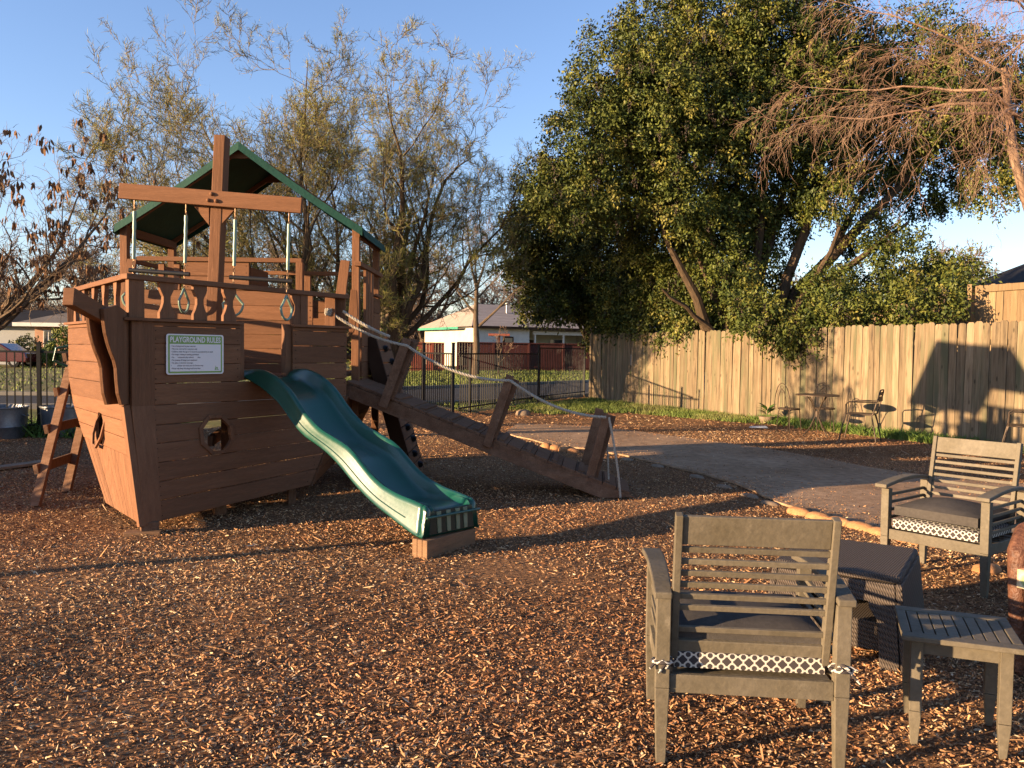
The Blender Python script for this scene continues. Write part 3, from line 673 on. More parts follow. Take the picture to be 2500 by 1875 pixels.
# parked car far left
def car():
    t = thing('parked_car', 'dark red car parked on the drive of the brick house', 'car', (-30.6, 49.5, 0))
    prof = [(-2.2, .35), (-2.25, .62), (-2.05, .82), (-1.5, .9), (-.95, 1.35), (.6, 1.4), (1.3, .98), (2.1, .85), (2.2, .55), (2.15, .3)]
    mb = MB(); mb.prism([(-30.6+a, 48.65, z) for a, z in prof], (0, 1.7, 0)); build('body', mb, M['car'], t, bevel=.06)
    mb = MB(); mb.prism([(-30.6+a, 48.63, z) for a, z in ((-1.3, .93), (-.88, 1.28), (.5, 1.32), (1.05, .97))], (0, 1.74, 0)); build('window', mb, M['glass'], t)
    for x in (-1.4, 1.4):
        for y in (48.68, 50.2):
            mb = MB(); mb.tube([(-30.6+x, y, .32), (-30.6+x, y+.2, .32)], .32, 18); w = build('wheel', mb, M['tyre'], t)
            mb = MB(); mb.tube([(-30.6+x, y-.015, .32), (-30.6+x, y, .32)], .18, 14); build('rim', mb, M['galv'], w)
car()

# ------------------------------------------------------------------ trees
class Wood:
    def __init__(s, seed): s.rg = random.Random(seed); s.mb = MB(); s.segs = []; s.tips = []
    def branch(s, p, d, L, r, lev, P):
        rg = s.rg; n = P['seg'][lev]; pts = [p.copy()]; rad = [r]; d = d.normalized(); dirs = [d]
        for i in range(n):
            d = d+Vector((rg.gauss(0, 1), rg.gauss(0, 1), rg.gauss(0, 1)))*P['wig'][lev]+Vector((0, 0, P['trop'][lev])); d.normalize()
            p = p+d*(L/n); pts.append(p.copy()); rad.append(r*(1-(i+1)/n*P['taper'][lev])); dirs.append(d.copy())
        if lev <= P['thick']: s.mb.tube(pts, rad, 7 if lev == 0 else 5, cap=False)
        else:
            for i in range(n): s.segs.append((pts[i], pts[i+1], rad[i], rad[i+1]))
        if lev+1 < len(P['kids'])+1 and lev < len(P['kids']):
            for k in range(P['kids'][lev]):
                t = P['from'][lev]+(1-P['from'][lev])*(k+rg.random())/P['kids'][lev]; i = min(int(t*n), n-1); f = t*n-i
                q = pts[i].lerp(pts[i+1], f); dd = dirs[i+1]
                ax = dd.orthogonal().normalized(); ax.rotate(Matrix.Rotation(rg.uniform(0, 6.283), 3, dd))
                nd = dd.copy(); nd.rotate(Matrix.Rotation(R(rg.gauss(P['ang'][lev], 10)), 3, ax))
                s.branch(q, nd, L*P['lr'][lev]*rg.uniform(.6, 1.25)*(1.15-.5*t), max(rad[i]*P['rr'][lev], P['rmin']), lev+1, P)
        else: s.tips.append((pts, dirs))
    def twig_arrays(s):
        a = np.array([tuple(p)+tuple(q)+(r0, r1) for p, q, r0, r1 in s.segs]); return a
def seg_mesh(name, a, mat):
    p, q, r0, r1 = a[:, :3], a[:, 3:6], a[:, 6], a[:, 7]; d = q-p; d /= np.linalg.norm(d, axis=1)[:, None]+1e-9
    ref = np.where(np.abs(d[:, 2:3]) < .9, np.array([[0, 0, 1.]]), np.array([[1., 0, 0]])); u = np.cross(d, ref); u /= np.linalg.norm(u, axis=1)[:, None]; v = np.cross(d, u)
    V = np.zeros((len(a), 6, 3))
    for j in range(3):
        an = 2*math.pi*j/3; o = u*math.cos(an)+v*math.sin(an); V[:, j] = p+o*r0[:, None]; V[:, 3+j] = q+o*r1[:, None]
    F = (np.array([(0, 1, 4, 3), (1, 2, 5, 4), (2, 0, 3, 5)])[None]+np.arange(len(a))[:, None, None]*6).reshape(-1, 4)
    return raw_mesh(name, V.reshape(-1, 3), F, mat)
def slips(name, tips, n, ln, w, mat, seed, droop=-.3, base=None):
    "slender leaflets along the outer twigs"
    g = np.random.default_rng(seed); T = [(p[i], p[i+1]) for p, d in tips for i in range(len(p)-1)]
    A = np.array([tuple(a)+tuple(b) for a, b in T]); k = g.integers(0, len(A), n); t = g.random((n, 1)); c = A[k, :3]*(1-t)+A[k, 3:]*t
    d = A[k, 3:]-A[k, :3]; d /= np.linalg.norm(d, axis=1)[:, None]+1e-9; d = d*.6+g.normal(0, .6, (n, 3)); d[:, 2] += droop; d /= np.linalg.norm(d, axis=1)[:, None]
    s_ = np.cross(d, g.normal(0, 1, (n, 3))); s_ /= np.linalg.norm(s_, axis=1)[:, None]; l = ln*g.uniform(.5, 1.3, (n, 1))
    V = np.stack([c-s_*w*.3, c+d*l*.5-s_*w, c+d*l, c+d*l*.5+s_*w], 1)
    return raw_mesh(name, V.reshape(-1, 3), np.arange(n*4).reshape(-1, 4), mat)

def bare_tree(label, loc, limbs, P, seed, tw='twig', bark='bark_dark', leaf=None, group=None, name='bare_tree', trunk=None):
    W = Wood(seed)
    t = thing(name, label, 'tree', loc, group=group); o = Vector((0, 0, 0))
    if trunk: W.mb.tube([Vector(p) for p, r in trunk], [r for p, r in trunk], 10, cap=False)
    for st, d, L, r in limbs: W.branch(Vector(st), Vector(d), L, r, 0, P)
    build('trunk', W.mb, M[bark], t, smooth=True, world=False)
    link_mesh('twigs', seg_mesh('twigs', W.twig_arrays(), M[tw]), t)
    if leaf: link_mesh('crown', slips('crown', W.tips, leaf[0], leaf[1], leaf[2], M['leaflet'], seed, droop=.25), t)
    return t, W
PM = dict(seg=[9, 7, 6, 5, 3], wig=[.17, .20, .20, .20, .22], trop=[.06, .06, .07, .09, .09], taper=[.94, .92, .9, .85, .8], kids=[10, 8, 7, 6], **{'from': [.14, .10, .10, .08]}, ang=[42, 44, 42, 40], lr=[.50, .50, .50, .48], rr=[.42, .42, .5, .6], rmin=.007, thick=1)
bare_tree('tall thorny tree with a fine olive haze of twigs left of the canopy peak', (-5.0, 20.3, 0),
    [((0, 0, 1.0), (-.85, -.1, .50), 6.4, .11), ((0, 0, 1.1), (-.72, .1, .78), 7.2, .10), ((0, 0, 1.2), (-.50, .2, .85), 6.6, .12), ((.1, 0, 1.3), (-.16, -.1, 1), 7.0, .11), ((.2, 0, 1.2), (.25, .1, .9), 5.0, .09), ((0, 0, .9), (-.9, .1, .18), 4.9, .10), ((0, .1, 1.3), (-.3, .5, .8), 6.2, .11), ((0.1, 0, 1.1), (.7, -.2, .25), 3.4, .12), ((0, 0, 1.2), (-.68, -.3, .7), 5.8, .10), ((0, 0, 1.2), (-.35, -.2, 1), 6.6, .10)],
    PM, 11, leaf=(70000, .15, .0042), trunk=[((.1, 0, -.1), .30), ((.0, 0, .5), .25), ((.03, 0, 1.35), .18)])
bare_tree('tall thorny tree with crooked dark limbs behind the right side of the canopy', (-3.1, 20.8, 0),
    [((0, 0, 1.1), (-.20, -.1, 1), 6.6, .13), ((.1, 0, 1.2), (.12, .2, 1), 6.4, .13), ((.1, 0, 1.3), (.42, -.1, .85), 6.0, .12), ((.1, 0, 1.5), (.62, .1, .78), 5.2, .08), ((0, 0, 1.0), (-.6, .2, .7), 4.9, .11), ((0, 0, 1.2), (.25, -.4, .8), 5.4, .10), ((0, .1, 1.0), (-.75, -.2, .35), 3.4, .12), ((.1, 0, 1.5), (.48, .3, .85), 5.8, .08), ((0, 0, 1.1), (-.95, 0, .12), 2.6, .12)],
    dict(PM, kids=[9, 7, 7, 5]), 23, leaf=(48000, .15, .0042), trunk=[((-.1, 0, -.1), .32), ((-.05, 0, .5), .27), ((.05, 0, 1.35), .19)])
PB = dict(seg=[7, 6, 5, 4], wig=[.10, .16, .2, .22], trop=[.03, .05, .05, .05], taper=[.93, .9, .88, .9], kids=[9, 7, 6], **{'from': [.3, .15, .1]}, ang=[38, 40, 40], lr=[.55, .5, .5], rr=[.5, .5, .6], rmin=.012, thick=1)
bare_tree('bare forked tree with a pale trunk standing in front of the white house', (-1.9, 43, 0),
    [((0, 0, 2.5), (.85, 0, .55), 4.0, .085), ((0, 0, 3.2), (-.75, 0, .6), 3.6, .07), ((0, 0, 4.6), (-.25, 0, 1), 3.6, .08), ((0, 0, 4.4), (.35, .1, 1), 3.4, .07), ((0, 0, 3.9), (-.85, 0, .4), 3.4, .06), ((0, 0, 4.0), (.8, 0, .6), 3.2, .06), ((0, 0, 4.8), (0, .2, 1), 3.0, .06)], PB, 5, tw='twig_far', bark='bark', trunk=[((0, 0, -.1), .22), ((.05, 0, 1.5), .17), ((-.02, 0, 3.1), .13), ((.02, 0, 4.9), .09)])
PS = dict(PB, kids=[5, 4, 4], rmin=.010)
bare_tree('small bare whitish sapling on the verge before the dark red fence', (-.75, 46, 0), [((0, 0, .8), (-.3, 0, 1), 1.6, .05), ((0, 0, .9), (.35, 0, 1), 1.5, .05), ((0, 0, .7), (.6, 0, .5), 1.2, .035)], PS, 8, tw='twig_red', bark='bark', trunk=[((0, 0, -.1), .07), ((0, 0, 1.0), .055)])

# overhanging tree with drooping reddish twigs, top right
PR = dict(seg=[9, 8, 7, 6], wig=[.10, .15, .16, .18], trop=[-.035, -.08, -.11, -.13], taper=[.95, .93, .9, .8], kids=[9, 7, 5], **{'from': [.2, .12, .1]}, ang=[34, 36, 38], lr=[.50, .52, .55], rr=[.34, .45, .6], rmin=.0024, thick=1)
bare_tree('leaning bare tree with drooping reddish twigs hanging in from the upper right', (6.5, 9.3, 0),
    [((-.3, -.6, 5.0), (-.9, -.3, -.1), 2.4, .018), ((-.5, -.2, 4.8), (-.6, -.2, .3), 2.2, .016), ((.2, -.5, 4.4), (-.7, -.6, -.3), 2.0, .016), ((-1.15, -.4, 4.0), (-.95, -.25, -.05), 2.2, .020), ((-1.2, -.4, 4.1), (-.8, -.4, -.35), 1.8, .016), ((-1.3, -.1, 4.2), (-.95, .1, .1), 2.3, .018), ((-1.0, -.3, 3.9), (-.9, -.55, .45), 1.8, .020), ((-1.3, -.4, 4.4), (-.7, .1, .65), 2.1, .018), ((-.9, -.7, 4.6), (-1, -.4, .1), 2.1, .020), ((-1.3, -.35, 4.3), (-.85, .35, .15), 2.3, .018), ((-.4, -.9, 4.7), (-.8, -.5, .1), 2.2, .018)],
    PR, 31, tw='twig_red', bark='twig_red', trunk=[((0.45, 0, -.1), .10), ((-.0, 0, .9), .085), ((-.52, -.05, 2.2), .062), ((-.80, -.1, 2.9), .054), ((-1.1, -.2, 3.6), .045), ((-1.35, -.38, 4.5), .03)])

# tree with dry seed pods, far left
PP = dict(seg=[9, 7, 6, 5], wig=[.13, .17, .2, .22], trop=[.05, .05, .04, .02], taper=[.94, .9, .85, .8], kids=[10, 6, 4], **{'from': [.2, .15, .15]}, ang=[46, 42, 42], lr=[.42, .5, .5], rr=[.42, .55, .6], rmin=.004, thick=1)
pt, W = bare_tree('bare tree hung with bunches of dry brown seed pods at the left picture edge', (-7.9, 11.4, 0),
    [((.5, -.3, 1.25), (.85, -.1, .42), 3.1, .07), ((.5, -.3, 1.2), (.6, -.1, .75), 3.0, .06), ((.3, -.2, 1.3), (.35, -.1, .85), 2.9, .06), ((0, 0, 1.3), (0, 0, 1), 2.9, .06), ((.9, -.4, 1.5), (.75, .3, .55), 2.6, .045), ((.2, -.3, 1.3), (.75, -.3, .28), 2.3, .045)],
    PP, 44, tw='twig_pod', bark='bark', trunk=[((-.3, .2, -.1), .16), ((-.1, .1, .7), .13), ((.3, -.2, 1.15), .10), ((.7, -.35, 1.4), .075)])
rg = random.Random(9); mb = MB()
for p, d in rg.sample(W.tips, 300):
    c = p[-1]
    if c.z < 1.9: continue
    for k in range(rg.randint(3, 6)):
        a = Vector((rg.gauss(0, .025), rg.gauss(0, .025), rg.uniform(-.02, .02))); l = rg.uniform(.08, .14); w = rg.uniform(.013, .021)
        dd = Vector((rg.gauss(0, .25), rg.gauss(0, .25), -1)).normalized(); sd = dd.cross(Vector((rg.gauss(0, 1), rg.gauss(0, 1), 0))).normalized(); nn = sd.cross(dd)*.004
        q = c+a; mb.add([q-nn, q+dd*l*.3+sd*w, q+dd*l*.75+sd*w*.8, q+dd*l, q+dd*l*.75-sd*w*.8, q+dd*l*.3-sd*w, q+dd*l*.5+nn*2], [(0, 1, 6), (1, 2, 6), (2, 3, 6), (3, 4, 6), (4, 5, 6), (5, 0, 6), (0, 5, 4, 3, 2, 1)])
b = build('seed_pods', mb, M['pod'], pt, world=False); b['kind'] = 'stuff'

# far bare trees: three built, the others copied
PF = dict(PB, kids=[9, 8, 6], rmin=.022, thick=0)
src = []
for k in range(3):
    a, _ = bare_tree('bare brownish tree in the hazy row beyond the houses', (0, 0, 0), [((0, 0, 1.5), (rg.uniform(-.6, .6), rg.uniform(-.6, .6), 1), rg.uniform(4.2, 5.2), .16) for _ in range(5)]+[((0, 0, 1.2), (rg.choice((-1, 1)), 0, .5), 4, .12) for _ in range(2)], PF, 60+k, tw='twig_far', bark='bark', group='bare trees beyond the houses', trunk=[((0, 0, -.1), .28), ((0, 0, 1.8), .22)])
    src.append(a)
FT = [(-52, 78), (-44, 92), (-38, 75), (-31, 84), (-26, 92), (-21, 80), (-15, 90), (-9, 84), (-12, 76), (-3, 92), (3, 86), (9, 94), (15, 88), (-58, 88), (22, 92), (30, 86), (40, 80), (12, 80), (-34, 100), (-18, 98), (50, 88), (5, 100)]
for k, (x, y) in enumerate(FT):
    o = src[k] if k < 3 else copy_tree(src[k % 3])
    o.location = (x, y, -.1); o.rotation_euler = (0, 0, k*1.7); sc = rg.uniform(1.35, 1.75); o.scale = (sc*1.15, sc*1.15, sc)
g = np.random.default_rng(3); n = 90000
X = g.uniform(-95, 75, n); Y = g.uniform(82, 112, n); Z = g.random(n)*9.0*(.6+.4*np.sin(X*.21)*np.sin(X*.077+1)); d = g.normal(0, .5, (n, 3)); d[:, 2] = np.abs(d[:, 2])+.4; l = g.uniform(.7, 1.8, (n, 1))
a = np.concatenate([np.stack([X, Y, Z], -1), np.stack([X, Y, Z], -1)+d*l, g.uniform(.02, .05, (n, 1)), np.full((n, 1), .012)], 1)
link_mesh('woods', seg_mesh('woods', a, M['twig_far']), kind='stuff', label='mass of bare brown brush closing the view beyond the houses')

# evergreens
def leaf_cloud(name, lobes, per, ln, w, seed, spray=34, sig=.13, bright=1.0, sprays=12.0, shell=(.55, 1.05)):
    g = np.random.default_rng(seed); Vs = []; Cs = []
    pal = np.array([(.075, .102, .020), (.115, .138, .025), (.165, .172, .032), (.24, .22, .05), (.045, .066, .016)])
    for (x, y, z, r) in lobes:
        m = max(6, int(sprays*4*math.pi*r*r)); u = g.normal(0, 1, (m, 3)); u /= np.linalg.norm(u, axis=1)[:, None]
        rr = r*(g.uniform(*shell, m)); c = np.array([x, y, z])+u*rr[:, None]*np.array([1, 1, .95])
        n = m*spray; k = np.repeat(np.arange(m), spray); out = u[k]; st = out*.55+np.array([0, 0, -.35])+g.normal(0, .25, (m, 3))[k]; st /= np.linalg.norm(st, axis=1)[:, None]
        t = g.uniform(-.5, 1, (n, 1)); p = c[k]+st*t*.26+g.normal(0, sig*.55, (n, 3))
        d = st*.4+g.normal(0, .62, (n, 3)); d[:, 2] -= .25; d /= np.linalg.norm(d, axis=1)[:, None]
        up = g.normal(0, .6, (n, 3))+out*.7+np.array([0, 0, .6]); s_ = np.cross(d, up); s_ /= np.linalg.norm(s_, axis=1)[:, None]; nn = np.cross(s_, d)
        L = ln*g.uniform(.6, 1.2, (n, 1)); Wd = w*g.uniform(.7, 1.15, (n, 1))
        V = np.stack([p, p+d*L*.45+s_*Wd+nn*Wd*.45, p+d*L-nn*L*.12, p+d*L*.45-s_*Wd+nn*Wd*.45], 1)
        Vs.append(V.reshape(-1, 3)); ci = g.choice(5, m, p=[.28, .34, .20, .06, .12]); col = pal[ci][k]*g.uniform(.75, 1.25, (n, 1))*bright; Cs.append(np.repeat(col, 4, 0))
    V = np.concatenate(Vs); C_ = np.concatenate(Cs); F = np.stack([np.arange(0, len(V), 4), np.arange(1, len(V), 4), np.arange(2, len(V), 4), np.arange(3, len(V), 4)], -1)
    return raw_mesh(name, V, F, M['leaf'], C_)
def berry_mesh(lobes, n, seed):
    g = np.random.default_rng(seed); Vs = []; octv = np.array([(1, 0, 0), (-1, 0, 0), (0, 1, 0), (0, -1, 0), (0, 0, 1), (0, 0, -1.)]); L = np.array(lobes)
    wgt = L[:, 3]**2; k = g.choice(len(L), n, p=wgt/wgt.sum())
    u = g.normal(0, 1, (n, 3)); u[:, 1] = -np.abs(u[:, 1]); u /= np.linalg.norm(u, axis=1)[:, None]; c = L[k, :3]+u*(L[k, 3:4]*g.uniform(.92, 1.1, (n, 1)))
    m = 26; t = g.random((n, m, 1)); q = c[:, None]+np.array([0, 0, -.26])*t+g.normal(0, 1, (n, m, 3))*(.055*(1.1-t)); s_ = g.uniform(.010, .016, (n*m, 1, 1))
    V = q.reshape(-1, 1, 3)+octv[None]*s_
    F = (np.array([(0, 2, 4), (2, 1, 4), (1, 3, 4), (3, 0, 4), (2, 0, 5), (1, 2, 5), (3, 1, 5), (0, 3, 5)])[None]+np.arange(n*m)[:, None, None]*6).reshape(-1, 3)
    return raw_mesh('berry_clusters', V.reshape(-1, 3), F, M['berry'])
LB = [(2.31, 19.87, 7.97, 1.17), (3.58, 20.61, 9.11, 1.32), (4.77, 20.19, 9.36, 1.49), (6.41, 20.75, 9.6, 1.43), (7.65, 20.8, 9.04, 1.13), (1.81, 19.46, 6.43, 1.1), (3.2, 19.33, 7.16, 1.43), (5.38, 21.31, 7.97, 1.68), (6.68, 19.92, 7.38, 1.47), (1.39, 19.86, 5.18, 1.08), (2.89, 21.69, 5.96, 1.5), (4.41, 20.43, 5.83, 1.61), (6.37, 21.31, 6.04, 1.57), (7.4, 20.44, 6.07, 1.21), (2.21, 20.03, 4.06, 1.09), (3.37, 18.86, 3.92, 1.11), (4.85, 20.02, 4.39, .80),
      (2.71, 19.92, 2.79, .78), (3.47, 19.22, 2.56, .66), (4.07, 18.57, 2.9, .64), (8.72, 21.38, 8.35, 1.16), (9.6, 20.43, 8.55, 1.31), (11.12, 21.02, 8.27, 1.45), (12.52, 21.41, 7.18, 1.27), (9.14, 21.01, 6.42, 1.14), (10.73, 21.51, 6.14, 1.27), (11.49, 20.25, 5.59, .7), (8.54, 20.42, 4.5, .7), (9.06, 19.57, 3.71, .72), (10.65, 20.75, 3.26, .62), (8.56, 20.61, 3.12, .6), (6.95, 18.73, 2.95, .50), (8.48, 18.83, 2.61, .56), (10.22, 19.02, 3.39, .47),
      (5.44, 17.3, 2.14, .55), (4.86, 17.6, 2.23, .38), (5.9, 17.0, 1.81, .42), (6.15, 16.75, 1.78, .33), (5.67, 17.15, 1.6, .26), (6.4, 16.7, 2.13, .45), (7.75, 16.3, 2.35, .5), (8.3, 16.2, 2.5, .42), (7.2, 16.7, 2.25, .42), (5.07, 17.8, 2.48, .42), (6.85, 16.9, 2.5, .5), (9.0, 16.9, 2.85, .40), (4.3, 19.0, 1.9, .5)]
LS = [(.56, 21.38, 5.66, .74), (.34, 19.76, 4.29, .78), (.95, 20.28, 3.48, .9), (-.01, 20.11, 4.53, .4), (.71, 18.95, 2.45, .5), (1.77, 20.32, 2.7, .62), (1.0, 21.0, 5.0, .8), (1.5, 20.0, 3.4, .7), (.4, 20.2, 2.6, .5)]
et = thing('evergreen_tree', 'huge dark evergreen tree with glossy leaves and berry clusters overhanging the wooden fence', 'tree', (5.7, 20.3, 0))
LB += [(3.9, 19.6, 5.0, .9), (5.6, 20.6, 5.0, .8), (6.6, 20.9, 4.6, .7), (2.6, 19.4, 3.3, .85), (3.0, 20.4, 2.2, .7), (2.3, 19.9, 5.3, 1.0), (5.3, 19.6, 6.9, 1.3), (4.2, 19.6, 7.6, 1.3), (6.0, 19.8, 8.6, 1.3), (7.3, 20.0, 8.1, 1.1), (2.5, 19.7, 6.9, 1.0), (3.7, 19.4, 6.4, 1.1), (9.9, 20.2, 7.3, 1.2), (8.4, 20.6, 7.4, 1.0), (11.8, 20.4, 7.4, 1.1), (9.9, 19.9, 2.7, .5), (9.3, 19.4, 2.9, .5), (5.0, 19.0, 3.1, .6), (4.2, 19.4, 2.2, .6), (7.2, 19.6, 5.2, .7)]
LS += [(-.15, 19.9, 3.7, .6), (.5, 19.6, 3.2, .6), (1.4, 19.9, 4.6, .8), (1.3, 20.1, 2.7, .55)]
def push(L, f): return [(x*f, y*f, (z-1.45)*f+1.45, r*f) for x, y, z, r in L]
LS = [(x+.22, y, z, r) for x, y, z, r in push(LS, 1.30)]
def behind(l):
    x, y, z, r = l; f = 1.0
    if z > 4.3 or y < 18: return l
    while f < 1.4 and (x*f-FA[0])*FN[0]+(y*f-FA[1])*FN[1] > -.35: f += .02
    return push([l], f)[0]
LB = [behind(l) for l in LB]+[(4.4, 21.5, 3.2, .9), (5.2, 21, 3.0, .9), (3.6, 22.8, 3.4, .9), (6.0, 20.8, 3.6, .8), (5.0, 21.3, 4.0, .9), (3.2, 24.5, 3.2, .9), (6.6, 20.5, 2.6, .6), (7.6, 19.8, 3.0, .6), (3.9, 22.4, 4.4, 1.0), (5.9, 21.4, 4.6, .8), (4.5, 20.9, 2.2, .55), (5.6, 20.0, 2.5, .6), (3.0, 24.6, 2.4, .7), (2.9, 26, 2.0, .8), (3.9, 22.6, 2.3, .7), (4.3, 21.8, 1.9, .6), (3.4, 23.8, 3.4, .8)]
def local(L, o): return [(x-o[0], y-o[1], z-o[2], r) for x, y, z, r in L]
link_mesh('crown', leaf_cloud('crown', local(LB, (5.7, 20.3, 0)), 0, .100, .024, 1, spray=40), et)
link_mesh('berry_clusters', berry_mesh(local(LB, (5.7, 20.3, 0)), 900, 2), et)
mb = MB(); rg = random.Random(12)
def stem(mb, a, b, r0, r1, bow=.3, n=7):
    a = Vector(a); b = Vector(b); pts = []; 
    for i in range(n+1):
        t = i/n; p = a.lerp(b, t); p += Vector((rg.uniform(-1, 1)*.06, rg.uniform(-1, 1)*.06, math.sin(t*math.pi)*bow*.4)); pts.append(p)
    mb.tube(pts, [r0+(r1-r0)*i/n for i in range(n+1)], 8, cap=False)
for b in ((4.6, 19.9, 4.6), (5.3, 20.5, 8.0), (6.2, 20.3, 8.2), (6.9, 20.6, 6.5), (3.4, 19.8, 4.6), (7.9, 20.4, 7.5), (8.9, 20.6, 6.2), (3.2, 20.4, 7.0), (7.6, 19.4, 4.4), (9.4, 20.0, 4.6), (10.8, 20.6, 7.0)):
    o = (5.7, 20.3, 0); s_ = (rg.uniform(-.35, .45), rg.uniform(-.3, .3), 0 if rg.random() < .6 else 1.4)
    stem(mb, s_, (b[0]-o[0], b[1]-o[1], b[2]), rg.uniform(.13, .22), .04)
stem(mb, (-.2, -.2, 1.2), (-2.3, -1.0, 2.9), .10, .03)
build('trunk', mb, M['bark_dark'], et, smooth=True, world=False)
es = thing('evergreen_tree', 'smaller dark evergreen tree at the left flank of the huge evergreen', 'tree', (3.1, 26.9, 0))
link_mesh('crown', leaf_cloud('crown', local(LS, (3.1, 26.9, 0)), 0, .13, .031, 4, bright=.8), es)
link_mesh('berry_clusters', berry_mesh(local(LS, (3.1, 26.9, 0)), 120, 5), es)
mb = MB()
for b in ((-2.3, -.5, 5.4), (-1.6, -.3, 6.5), (-.8, -.3, 4.4), (-2.2, -.5, 4.2), (-.3, 0, 3.8), (-1.3, 0, 5.2)): stem(mb, (rg.uniform(-.45, .3), rg.uniform(-.2, .2), 0), b, .085, .025)
build('trunk', mb, M['bark'], es, smooth=True, world=False)

def shrub(label, loc, lobes, ln, w, seed, bright=1.0, sprays=9, name='shrub', spray=26):
    t = thing(name, label, 'shrub', loc); link_mesh('foliage', leaf_cloud('foliage', lobes, 0, ln, w, seed, bright=bright, sprays=sprays, spray=spray), t)
    mb = MB()
    for x, y, z, r in lobes:
        for k in range(2): stem(mb, (rg.uniform(-.1, .1), rg.uniform(-.1, .1), 0), (x+rg.uniform(-r, r)*.4, y, z), .03, .01)
    build('stem', mb, M['bark'], t, world=False); return t
shrub('round dark clipped shrub before the brick house wall', (-30.6, 52.5, 0), [(0, 0, 1.1, .75), (-.6, 0, .8, .6), (.5, 0, .7, .6)], .16, .05, 70, .8, 6)
shrub('low spreading green shrub at the front lawn beneath the house windows', (-29.3, 51, 0), [(0, 0, .5, .6), (.9, 0, .6, .6), (-.8, 0, .45, .5), (1.6, 0, .5, .5)], .16, .05, 71, 1.3, 6)
shrub('tall yellow-green shrub between the brick house and the ship hull', (-27.4, 50.5, 0), [(0, 0, 1.3, .8), (.2, 0, 2.0, .55), (-.5, 0, .7, .6), (.8, 0, .8, .7)], .16, .05, 72, 1.6, 6)
shrub('loose olive-green shrub in front of the white house, left of the forked tree', (-7.6, 44, 0), [(0, 0, 2.6, 1.0), (-1.2, 0, 1.9, .9), (1.1, 0, 1.8, .9), (.2, 0, 3.4, .6), (-.6, 0, 1.1, .8), (2.1, 0, 1.2, .7)], .14, .03, 73, 1.5, 2.2, spray=20)
shrub('bushy green tree rising behind the neighbour fence near the dark roof', (13.2, 27, 0), [(0, 0, 3.9, .8), (-.8, 0, 3.6, .7), (.6, 0, 3.5, .6), (0, 0, 2.8, .8)], .15, .04, 74, .9, 4)

# ------------------------------------------------------------------ pirate ship play structure
ship = thing('play_ship', 'brown wooden pirate ship playhouse with green gabled canopy, mast and planked hull', 'playhouse', (-2.9, 8.0, 0))
P = Vector((-2.93, 6.37, 0)); SB = Vector((-1.65, 8.25, 0)); PT = Vector((-4.38, 8.25, 0))
def zz(p, z): return Vector((p.x, p.y, z))
nR = Vector((.826, -.563, 0)); nL = Vector((-.792, -.611, 0))
PL = Vector((-2.80, 6.30, .07)); SBL = Vector((-1.86, 7.64, .17)); PTL = Vector((-3.38, 6.92, .12))
HB = .97
W = M['ship']; WV = M['ship_v']
faceR = [zz(P, HB), zz(SB, HB), zz(SB, 1.63), zz(P, 1.63)]
zr = [(.972, 1.141), (1.141, 1.294), (1.294, 1.456), (1.456, 1.595), (1.595, 1.63)]
for a, b in zr:
    v0, v1 = (a-HB)/(1.63-HB), (b-HB)/(1.63-HB)
    if a < 1.1: spans = [(.075, .995)]
    else: spans = [(.075, .44), (.695, .995)]
    for u0, u1 in spans: plank(ship, W, faceR, u0, u1, v0, v1, .022, nR, gap=.002)
mb = MB(); mb.prism([bil(faceR, u, v) for u, v in ((0, 0), (.085, 0), (.085, 1), (0, 1))], nR*.026); build('corner_board', mb, WV, ship, bevel=.003)
# the jambs either side of the slide opening
for u, w in ((.445, .02), (.685, .03)):
    q = bil(faceR, u, 0); mb = MB(); mb.box((q.x-.03*nR.x, q.y-.03*nR.y, 1.40), (.09, .06, .50), math.atan2(SB.y-P.y, SB.x-P.x)); build('jamb', mb, WV, ship, bevel=.003)
# port (sunlit) upper face
faceL = [zz(PT, HB-.02), zz(P, HB), zz(P, 1.63), zz(PT, 1.63)]
for v0, v1 in ((0, .24), (.24, .49), (.49, .72), (.72, .95), (.95, 1)): plank(ship, W, faceL, .0, .985, v0, v1, .022, nL, gap=.0016)
